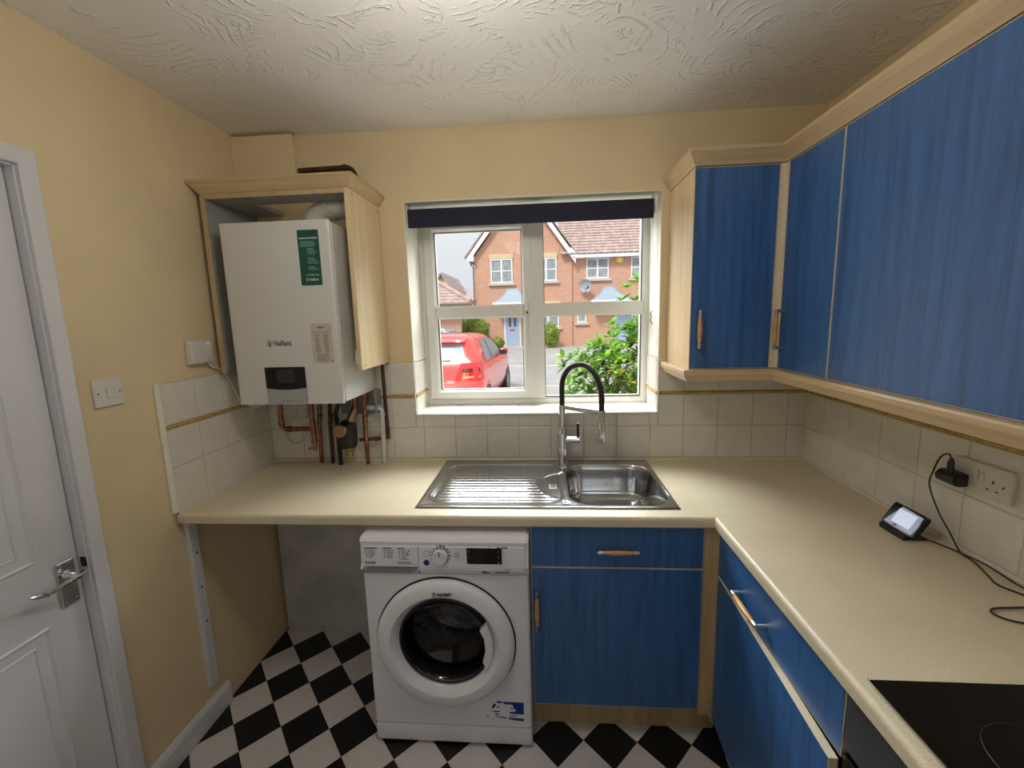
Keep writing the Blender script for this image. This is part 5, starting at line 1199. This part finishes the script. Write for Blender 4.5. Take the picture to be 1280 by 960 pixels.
fh = thing('far_house', (-10.5, 36, GZ), 'distant house with a yellow gable end beyond the garage roof', 'house')
b2 = BM(); prism(b2, [(-10.0, GZ), (-7.3, GZ), (-7.3, 3.0), (-8.75, 5.6), (-10.0, 3.0)], 35.0, 42, 'y'); obj('gable_wall', b2, 'cream_brick', fh)
b2 = BM(); prism(b2, [(-12.5, 3.0), (-10.0, 2.9), (-8.75, 5.62), (-12.5, 5.7)], 34.6, 42, 'y'); prism(b2, [(-8.75, 5.62), (-7.2, 2.9), (-7.05, 2.9), (-8.70, 5.75)], 34.6, 42, 'y'); obj('roof', b2, 'rooftile', fh)
b2 = BM(); prism(b2, [(36, 3.2), (40, 4.6), (44, 3.2)], -7.2, -6.0, 'x'); box(b2, -7.2, -6.0, 36.2, 44, GZ, 3.2); obj('side_roof', b2, 'rooftile', fh)
lpz = thing('street_lamp', (-8.33, 45, GZ), 'thin grey street lamp against the sky left of the brick house', 'street lamp')
b2 = BM(); tube(b2, [(-8.33, 45, GZ), (-8.33, 45, 4.6), (-8.38, 45, 4.95), (-8.60, 45, 5.12), (-8.85, 45, 5.17)], 0.06, 8); obj('lamp_post', b2, mat('galvanised', (0.5, 0.5, 0.52), 0.5, 0.3), lpz); b2 = BM(); box(b2, -9.15, -8.75, 44.9, 45.1, 5.12, 5.24); obj('lamp_head', b2, 'silver', lpz)

# ---------------------------------------------------------------- foliage
def leafmat(name, c0, c1, sc=3):
    k = NT(name); oi = k.n('ShaderNodeObjectInfo'); v = k.coord(); n = k.noise(v, sc, 4, 0.7)
    h = k.math('ADD', k.math('MULTIPLY', n, 0.75), k.math('MULTIPLY', oi.outputs['Random'], 0.25))
    k.l(k.ramp(h, [(0.35, c0), (0.68, c1)]), k.b.inputs['Base Color']); k.b.inputs['Roughness'].default_value = 0.65; k.b.inputs['Specular IOR Level'].default_value = 0.25
    k.b.inputs['Subsurface Weight'].default_value = 0.0; k.b.inputs['Transmission Weight'].default_value = 0.0
    t = k.n('ShaderNodeBsdfTranslucent'); k.l(k.ramp(h, [(0.35, c0), (0.68, c1)]), t.inputs[0]); ms = k.n('ShaderNodeMixShader'); ms.inputs[0].default_value = 0.35
    out = [n_ for n_ in k.t.nodes if n_.type == 'OUTPUT_MATERIAL'][0]; k.l(k.b.outputs[0], ms.inputs[1]); k.l(t.outputs[0], ms.inputs[2]); k.l(ms.outputs[0], out.inputs[0]); return k.m
M['leaf'] = leafmat('bright_green_leaf', (0.05, 0.13, 0.015), (0.24, 0.42, 0.04), 5)
M['leaf_old'] = leafmat('yellowing_leaf', (0.45, 0.36, 0.04), (0.60, 0.42, 0.08), 5)
M['hedge'] = leafmat('hedge_leaf', (0.20, 0.30, 0.05), (0.55, 0.62, 0.16), 2)
M['hedge2'] = leafmat('distant_tree_leaf', (0.16, 0.26, 0.08), (0.32, 0.42, 0.16), 0.8)
M['twig'] = mat('brown_twig', (0.16, 0.11, 0.06), 0.8)
def leaf_pts(L, W):
    return [(0, 0, 0), (L*0.28, W*0.42, 0.006), (L*0.62, W*0.45, 0.004), (L, 0, -0.010), (L*0.62, -W*0.45, 0.004), (L*0.28, -W*0.42, 0.006), (L*0.45, 0, -0.004)]
LF = [(0, 1, 6), (1, 2, 6), (2, 3, 6), (3, 4, 6), (4, 5, 6), (5, 0, 6)]
b2 = BM(); vv = [b2.verts.new(p) for p in leaf_pts(0.092, 0.040)]
for f in LF: b2.faces.new([vv[q] for q in f])
leaf_me = bpy.data.meshes.new('leaf'); b2.to_mesh(leaf_me); b2.free(); leaf_me.materials.append(M['leaf'])
leaf_me2 = leaf_me.copy(); leaf_me2.materials.clear(); leaf_me2.materials.append(M['leaf_old'])
sh = thing('garden_shrub', (1.22, 1.75, GZ), 'leafy bright green shrub growing close outside the right-hand window pane', 'shrub')
stems = BM(); base = Vector((1.25, 1.75, GZ)); mats_ = []
r2 = random.Random(21)
def cluster(c, out, n=7, L=1.0):
    out = out.normalized()
    for i in range(n):
        a = 2*PI*i/n+r2.uniform(-.4, .4); side = Vector((math.cos(a), math.sin(a), 0)); side = (side-out*side.dot(out)).normalized()
        d_ = (out*r2.uniform(0.3, 1.1)+side).normalized(); n_ = (Vector((0, 0, 1))+side*0.2).normalized(); yv = n_.cross(d_).normalized(); n_ = d_.cross(yv)
        s_ = r2.uniform(0.7, 1.2)*L
        mats_.append((Matrix(((d_.x*s_, yv.x*s_, n_.x*s_, c.x), (d_.y*s_, yv.y*s_, n_.y*s_, c.y), (d_.z*s_, yv.z*s_, n_.z*s_, c.z), (0, 0, 0, 1))), c))
cl = []
ctr = Vector((1.26, 1.80, 0.86)); rad = Vector((0.78, 0.55, 0.78))
while len(cl) < 760:
    p = Vector((r2.uniform(-1, 1), r2.uniform(-1, 1), r2.uniform(-1, 1)))
    if p.length > 1 or p.length < 0.30: continue
    q = Vector((ctr.x+p.x*rad.x, ctr.y+p.y*rad.y, ctr.z+p.z*rad.z))
    q.x -= 0.10*max(0, p.z)*-1; cl.append((q, Vector((p.x, p.y, p.z+0.45))))
for q in ((0.55, 1.6, 1.22), (0.48, 1.55, 1.24), (0.62, 1.7, 1.25), (0.50, 1.6, 1.15), (1.02, 1.55, 1.80), (1.12, 1.6, 1.86), (1.18, 1.7, 1.78), (1.10, 1.6, 1.70), (0.98, 1.6, 1.70), (0.66, 1.5, 0.98), (0.70, 1.5, 0.86), (1.2, 1.6, 1.65), (1.05, 1.55, 1.62)):
    q = Vector(q); cl.append((q, q-ctr+Vector((0, 0, 0.2))))
for q, o_ in cl:
    cluster(q, o_, 7)
    m_ = base+(q-base)*0.5+Vector((0, 0, 0.12)); 
    if r2.random() < 0.35: tube(stems, [base+Vector((r2.uniform(-.08, .08), r2.uniform(-.08, .08), 0)), base+(m_-base)*0.5+Vector((r2.uniform(-.04, .04), 0, 0.05)), m_, q], [0.010, 0.007, 0.004, 0.0015], 4, cap=False)
obj('stem', stems, 'twig', sh)
camp = Vector((0.33369, -1.8981, 1.58312))
order = sorted(range(len(mats_)), key=lambda i: (mats_[i][1]-camp).length + (0 if mats_[i][1].x < 1.15 else 3))
near = set(order[:300]); rest = BM(); old = BM()
for i, (mt, c) in enumerate(mats_):
    if i in near:
        o = bpy.data.objects.new('leaf', leaf_me if r2.random() > 0.05 else leaf_me2); COL.objects.link(o); o.parent = sh
        o.matrix_local = Matrix.Translation(-Vector(sh.location)) @ mt
    else:
        vs_ = [rest.verts.new(mt @ Vector(p)) for p in leaf_pts(0.092, 0.040)]
        for f in LF: rest.faces.new([vs_[q] for q in f])
obj('leaf_mass', rest, 'leaf', sh, kind='stuff')
def bush(name, c, rd, n, ls, m_, label, cat='bush', seed=3, box_=False, trunk=0.0):
    t_ = thing(name, (c[0], c[1], GZ), label, cat); b3 = BM(); rr = random.Random(seed)
    for i in range(n):
        while True:
            p = Vector((rr.uniform(-1, 1), rr.uniform(-1, 1), rr.uniform(-1, 1)))
            if 0.6 < p.length <= 1: break
        lump = 1+0.10*math.sin(p.x*7+seed)*math.cos(p.z*6)
        q = Vector((c[0]+p.x*rd[0]*lump, c[1]+p.y*rd[1]*lump, c[2]+p.z*rd[2]*lump))
        if q.z < GZ+0.02: q.z = GZ+0.02
        u = Vector((rr.gauss(0, 1), rr.gauss(0, 1), rr.gauss(0, 1))).normalized(); w_ = u.cross(Vector((rr.gauss(0, 1), rr.gauss(0, 1), rr.gauss(0, 1)))).normalized()
        s_ = ls*rr.uniform(0.6, 1.3); v4 = [b3.verts.new(q+u*s_), b3.verts.new(q+w_*s_*0.5), b3.verts.new(q-u*s_), b3.verts.new(q-w_*s_*0.5)]; b3.faces.new(v4)
    o_ = obj('foliage', b3, m_, t_, kind='stuff')
    b3 = BM(); bmesh.ops.create_icosphere(b3, subdivisions=3, radius=1.0); bmesh.ops.scale(b3, vec=(rd[0]*0.78, rd[1]*0.78, rd[2]*0.78), verts=b3.verts); bmesh.ops.translate(b3, vec=c, verts=b3.verts)
    for v_ in b3.verts: v_.co.z = max(v_.co.z, GZ+0.01)
    obj('inner_foliage', b3, m_, t_)
    b3 = BM(); tube(b3, [(c[0], c[1], GZ), (c[0], c[1], c[2])], [0.05+trunk, 0.03+trunk*0.6], 8); obj('trunk', b3, 'twig', t_)
    return t_
bush('garden_bush', (-3.50, 20.75, 0.78), (0.85, 0.85, 0.95), 4200, 0.06, 'hedge', 'wide yellow-green bush beside the pale blue front door', seed=5)
bush('clipped_bush', (-2.22, 20.4, 0.22), (0.38, 0.38, 0.36), 1500, 0.04, 'hedge', 'low clipped round bush at the foot of the wide bush by the door', seed=8)
bush('garden_bush', (0.72, 21.0, 0.55), (0.48, 0.5, 0.72), 1800, 0.06, 'hedge', 'upright variegated bush under the ground-floor window of the brick house', seed=9)
for i, (x, y, z, rx, rz, lab) in enumerate(((-11.2, 58, 2.4, 1.6, 3.0, 'hazy distant tree just left of the brick house'), (-14.6, 60, 2.2, 1.6, 3.0, 'hazy distant tree behind the street lamp'), (-18.6, 62, 1.6, 1.9, 2.8, 'hazy distant tree above the garage roof'))):
    bush('distant_tree', (x, y, z), (rx, 1.8, rz), 2600, 0.22, 'hedge2', lab, 'tree', seed=30+i, trunk=0.15)
bush('garden_bush', (-6.2, 19.0, 0.75), (0.9, 0.6, 0.9), 1500, 0.07, 'hedge2', 'darker green bush at the far left behind the parked cars', seed=41) if False else None

# ---------------------------------------------------------------- cars
def car(name, X, Y, ang, label, paint, detail=True):
    T = Matrix.Translation((X, Y, GZ)) @ Matrix.Rotation(-ang, 4, 'Z')
    root = thing(name, (X, Y, GZ), label, 'car')
    lv = [  # z, half-width, rear y, front y, corner radius
        (0.20, 0.74, 0.10, 3.86, 0.22), (0.28, 0.80, 0.03, 3.93, 0.26), (0.45, 0.835, 0.00, 3.97, 0.30), (0.60, 0.840, 0.01, 3.95, 0.32), (0.66, 0.838, 0.05, 3.92, 0.32),
        (0.80, 0.838, 0.09, 3.84, 0.30), (0.90, 0.825, 0.11, 3.60, 0.28), (0.97, 0.800, 0.13, 3.12, 0.25), (1.01, 0.785, 0.15, 2.86, 0.22), (1.15, 0.735, 0.23, 2.60, 0.20),
        (1.28, 0.680, 0.31, 2.32, 0.20), (1.37, 0.635, 0.37, 2.06, 0.20), (1.41, 0.60, 0.40, 1.92, 0.20), (1.445, 0.50, 0.62, 1.75, 0.20), (1.46, 0.30, 0.85, 1.50, 0.15)]
    def P(z):
        if z <= lv[0][0]: return lv[0][1:]
        for a, b in zip(lv, lv[1:]):
            if z <= b[0]:
                t_ = (z-a[0])/(b[0]-a[0]); return tuple(p+(q-p)*t_ for p, q in zip(a[1:], b[1:]))
        return lv[-1][1:]
    def side_x(y, z, off=0.004):
        w, yr_, yf, rc = P(z); d = 0
        if y < yr_+rc: d = rc-math.sqrt(max(0, rc*rc-(yr_+rc-y)**2))
        if y > yf-rc*2: q = (y-(yf-2*rc))/(2*rc); d = rc*(1-math.sqrt(max(0, 1-min(1, q)**2)))
        return w-d+off
    def rear_y(x, z, off=0.004):
        w, yr_, yf, rc = P(z); d = 0.05*(x/w)**2
        if abs(x) > w-rc: d += rc-math.sqrt(max(0, rc*rc-(abs(x)-w+rc)**2))
        return yr_+d-off
    def ring(z):
        w, yr_, yf, rc = P(z); pts = []
        for i in range(9): x = (w-rc)*(-1+i/8*2*1.0); pts.append((x, rear_y(x, z, 0)))
        for i in range(1, 9):
            a = PI/2*i/8; pts.append((w-rc+rc*math.sin(a), yr_+0.05*((w-rc+rc*math.sin(a))/w)**2+rc-rc*math.cos(a)))
        ys_ = pts[-1][1]
        for i in range(1, 9): y = ys_+(yf-2*rc-ys_)*i/8; pts.append((w, y))
        for i in range(1, 9): a = PI/2*i/8; pts.append((w-rc+rc*math.cos(a), yf-2*rc+2*rc*math.sin(a)))
        half = pts[:]
        for x, y in reversed(half[8:]): pts.append((-x, y))
        return pts
    b3 = BM(); R = [[b3.verts.new((x, y, z)) for x, y in ring(z)] for z in [l[0] for l in lv]]; n_ = len(R[0])
    for a, b in zip(R, R[1:]):
        for i in range(n_): b3.faces.new((a[i], a[(i+1) % n_], b[(i+1) % n_], b[i]))
    b3.faces.new(R[0][::-1]); b3.faces.new(R[-1]); bmesh.ops.remove_doubles(b3, verts=b3.verts, dist=1e-5)
    bmesh.ops.transform(b3, matrix=T, verts=b3.verts); o_ = obj('body', b3, paint, root); o_.data.polygons.foreach_set('use_smooth', [True]*len(o_.data.polygons)); o_.data.set_sharp_from_angle(angle=math.radians(50))
    def patch(nm, fn, nu, nv, m_, par, th=0.0):
        b4 = BM(); G = [[b4.verts.new(fn(i/nu, j/nv)) for j in range(nv+1)] for i in range(nu+1)]
        for i in range(nu):
            for j in range(nv): b4.faces.new((G[i][j], G[i+1][j], G[i+1][j+1], G[i][j+1]))
        bmesh.ops.transform(b4, matrix=T, verts=b4.verts); return obj(nm, b4, m_, par, True)
    lerp = lambda a, b, t_: a+(b-a)*t_
    rg = patch('rear_window', lambda u, v: (lerp(-1, 1, u)*lerp(0.60, 0.50, v), rear_y(lerp(-1, 1, u)*lerp(0.60, 0.50, v), lerp(1.03, 1.32, v), 0.006), lerp(1.03, 1.32, v)), 12, 5, 'carglass', root)
    for s in (-1, 1):
        def sw(u, v, s=s):
            z = lerp(0.985, 1.345, v); y0 = lerp(0.80, 1.00, v)+0.10*(1-v)**3*0; y1 = lerp(2.62, 2.02, v); y = lerp(y0, y1, u); return (s*side_x(y, z, 0.005), y, z)
        w1 = patch('side_window', sw, 14, 5, 'carglass', root)
        if detail:
            def pl_(u, v, s=s): z = lerp(0.985, 1.345, v); y = lerp(1.38, 1.43, u); return (s*side_x(y, z, 0.008), y, z)
            patch('window_pillar', pl_, 2, 5, 'black', w1)
            def seam(u, v, s=s): z = lerp(0.34, 0.985, v); y = lerp(1.45, 1.457, u); return (s*side_x(y, z, 0.003), y, z)
            patch('door_seam', seam, 1, 10, 'black', root)
            for yh in (1.05, 2.05):
                b4 = BM(); box(b4, s*side_x(yh, 0.86, -0.01), s*side_x(yh, 0.86, 0.035), yh-0.09, yh+0.09, 0.85, 0.88, 0.006, T=T); obj('door_handle', b4, paint, root)
        b4 = BM(); xm = side_x(2.45, 1.0); box(b4, s*xm, s*(xm+0.17), 2.38, 2.48, 0.96, 1.08, 0.03, 3, T=T); mr = obj('wing_mirror', b4, paint, root, True)
        b4 = BM(); box(b4, s*(xm-0.01), s*(xm+0.15), 2.372, 2.40, 0.955, 1.06, 0.01, 2, T=T); obj('mirror_glass', b4, 'black', mr)
        # rear lamp wrapping the corner
        def tl(u, v, s=s):
            z = lerp(0.75, 1.02, v); t_ = lerp(0, 1, u); x0 = lerp(0.42, 0.52, v); w, yr_, yf, rc = P(z)
            if t_ < 0.5: x = lerp(x0, w-0.10, t_*2); return (s*x, rear_y(x, z, 0.010), z)
            y = lerp(rear_y(w-0.10, z, 0), 0.42, (t_-0.5)*2); return (s*side_x(y, z, 0.010), y, z)
        tl_o = patch('tail_lamp', tl, 14, 6, 'taillamp', root)
        def tl2(u, v, s=s): x, y, z = tl(0.18+0.42*u, 0.12+0.10*v, s); return (x, y-0.006, z)
        patch('lamp_stripe', tl2, 8, 1, 'lampclear', tl_o)
        def tl3(u, v, s=s): x, y, z = tl(0.12+0.5*u, 0.45+0.22*v, s); return (x, y-0.006, z)
        patch('lamp_stripe', tl3, 8, 1, 'lampdark', tl_o)
        for yw in (0.76, 3.23):
            b4 = BM(); lathe(b4, [(0.335, -0.30), (0.335, 0.004), (0.315, 0.006)], (s*0.835, yw, 0.31), 'x', 28)
            if s < 0: pass
            bmesh.ops.transform(b4, matrix=T, verts=b4.verts); obj('wheel_arch', b4, 'black', root, True)
            b4 = BM(); x0, x1 = (0.66, 0.852) if s > 0 else (-0.852, -0.66)
            lathe(b4, [(0.19, x0), (0.28, x0), (0.30, x0+0.02), (0.30, x1-0.02), (0.28, x1), (0.19, x1-0.004), (0.19, x0)], (0, yw, 0.30), 'x', 28); bmesh.ops.transform(b4, matrix=T, verts=b4.verts); wh = obj('wheel', b4, 'rubber', root, True)
            b4 = BM(); xo = 0.838*s; lathe(b4, [(0.19, xo), (0.15, xo-0.02*s), (0.05, xo-0.01*s), (0, xo)], (0, yw, 0.30), 'x', 20); bmesh.ops.transform(b4, matrix=T, verts=b4.verts); obj('wheel_rim', b4, 'silver', wh, True)
    b4 = BM(); pr_ = []
    G = [[b4.verts.new((x, rear_y(x, z, o__), z)) for x in [-0.56+1.12*i/10 for i in range(11)]] for z, o__ in ((1.33, 0.01), (1.345, 0.13), (1.375, 0.14), (1.40, -0.02))]
    for a, b in zip(G, G[1:]):
        for i in range(10): b4.faces.new((a[i], a[i+1], b[i+1], b[i]))
    bmesh.ops.transform(b4, matrix=T, verts=b4.verts); obj('roof_spoiler', b4, paint, root, True)
    patch('bumper_seam', lambda u, v: (lerp(-0.80, 0.80, u), rear_y(lerp(-0.80, 0.80, u), lerp(0.655, 0.663, v), 0.003), lerp(0.655, 0.663, v)), 20, 1, 'black', root)
    if detail:
        b4 = BM()
        for x0, x1, z0, z1 in ((0.26, 0.42, 0.705, 0.718), (0.30, 0.34, 0.725, 0.745), (0.35, 0.38, 0.725, 0.745), (0.39, 0.41, 0.725, 0.745)):
            yb = rear_y((x0+x1)/2, 0.72, 0.0); box(b4, x0, x1, yb-0.006, yb+0.004, z0, z1)
        bmesh.ops.transform(b4, matrix=T, verts=b4.verts); obj('rear_badge', b4, 'silver', root)
        b4 = BM(); tube(b4, [(0.02, rear_y(0.02, 1.05, 0.03), 1.05), (0.34, rear_y(0.34, 1.06, 0.02), 1.065)], 0.009, 6); bmesh.ops.transform(b4, matrix=T, verts=b4.verts); obj('rear_wiper', b4, 'black', root)
        patch('tailgate_seam', lambda u, v: (lerp(0.615, 0.622, u)-0.10*max(0, (0.80-lerp(0.66, 1.35, v)))*3-0.06*max(0, lerp(0.66, 1.35, v)-1.1), rear_y(0.61, lerp(0.66, 1.35, v), 0.004), lerp(0.66, 1.35, v)), 1, 12, 'lampdark', root)
    return root
M['carglass'] = mat('tinted_car_glass', (0.24, 0.30, 0.33), 0.22, spec=0.25)
M['taillamp'] = mat('red_lamp_lens', (0.45, 0.012, 0.01), 0.12, coat=1.0)
M['lampclear'] = mat('amber_lamp_band', (0.75, 0.22, 0.12), 0.15)
M['lampdark'] = mat('dark_lamp_band', (0.08, 0.008, 0.008), 0.2)
M['redpaint'] = mat('bright_red_car_paint', (0.78, 0.045, 0.035), 0.28, coat=0.9)
M['silverpaint'] = mat('silver_car_paint', (0.50, 0.55, 0.60), 0.3, 0.3, coat=0.8)
car('red_hatchback', -1.5204, 4.346, 0.046, 'bright red hatchback seen from behind through the left window pane', 'redpaint')
car('silver_hatchback', -3.30, 9.9, 0.0, 'pale silver car parked beyond the red hatchback', 'silverpaint', False)
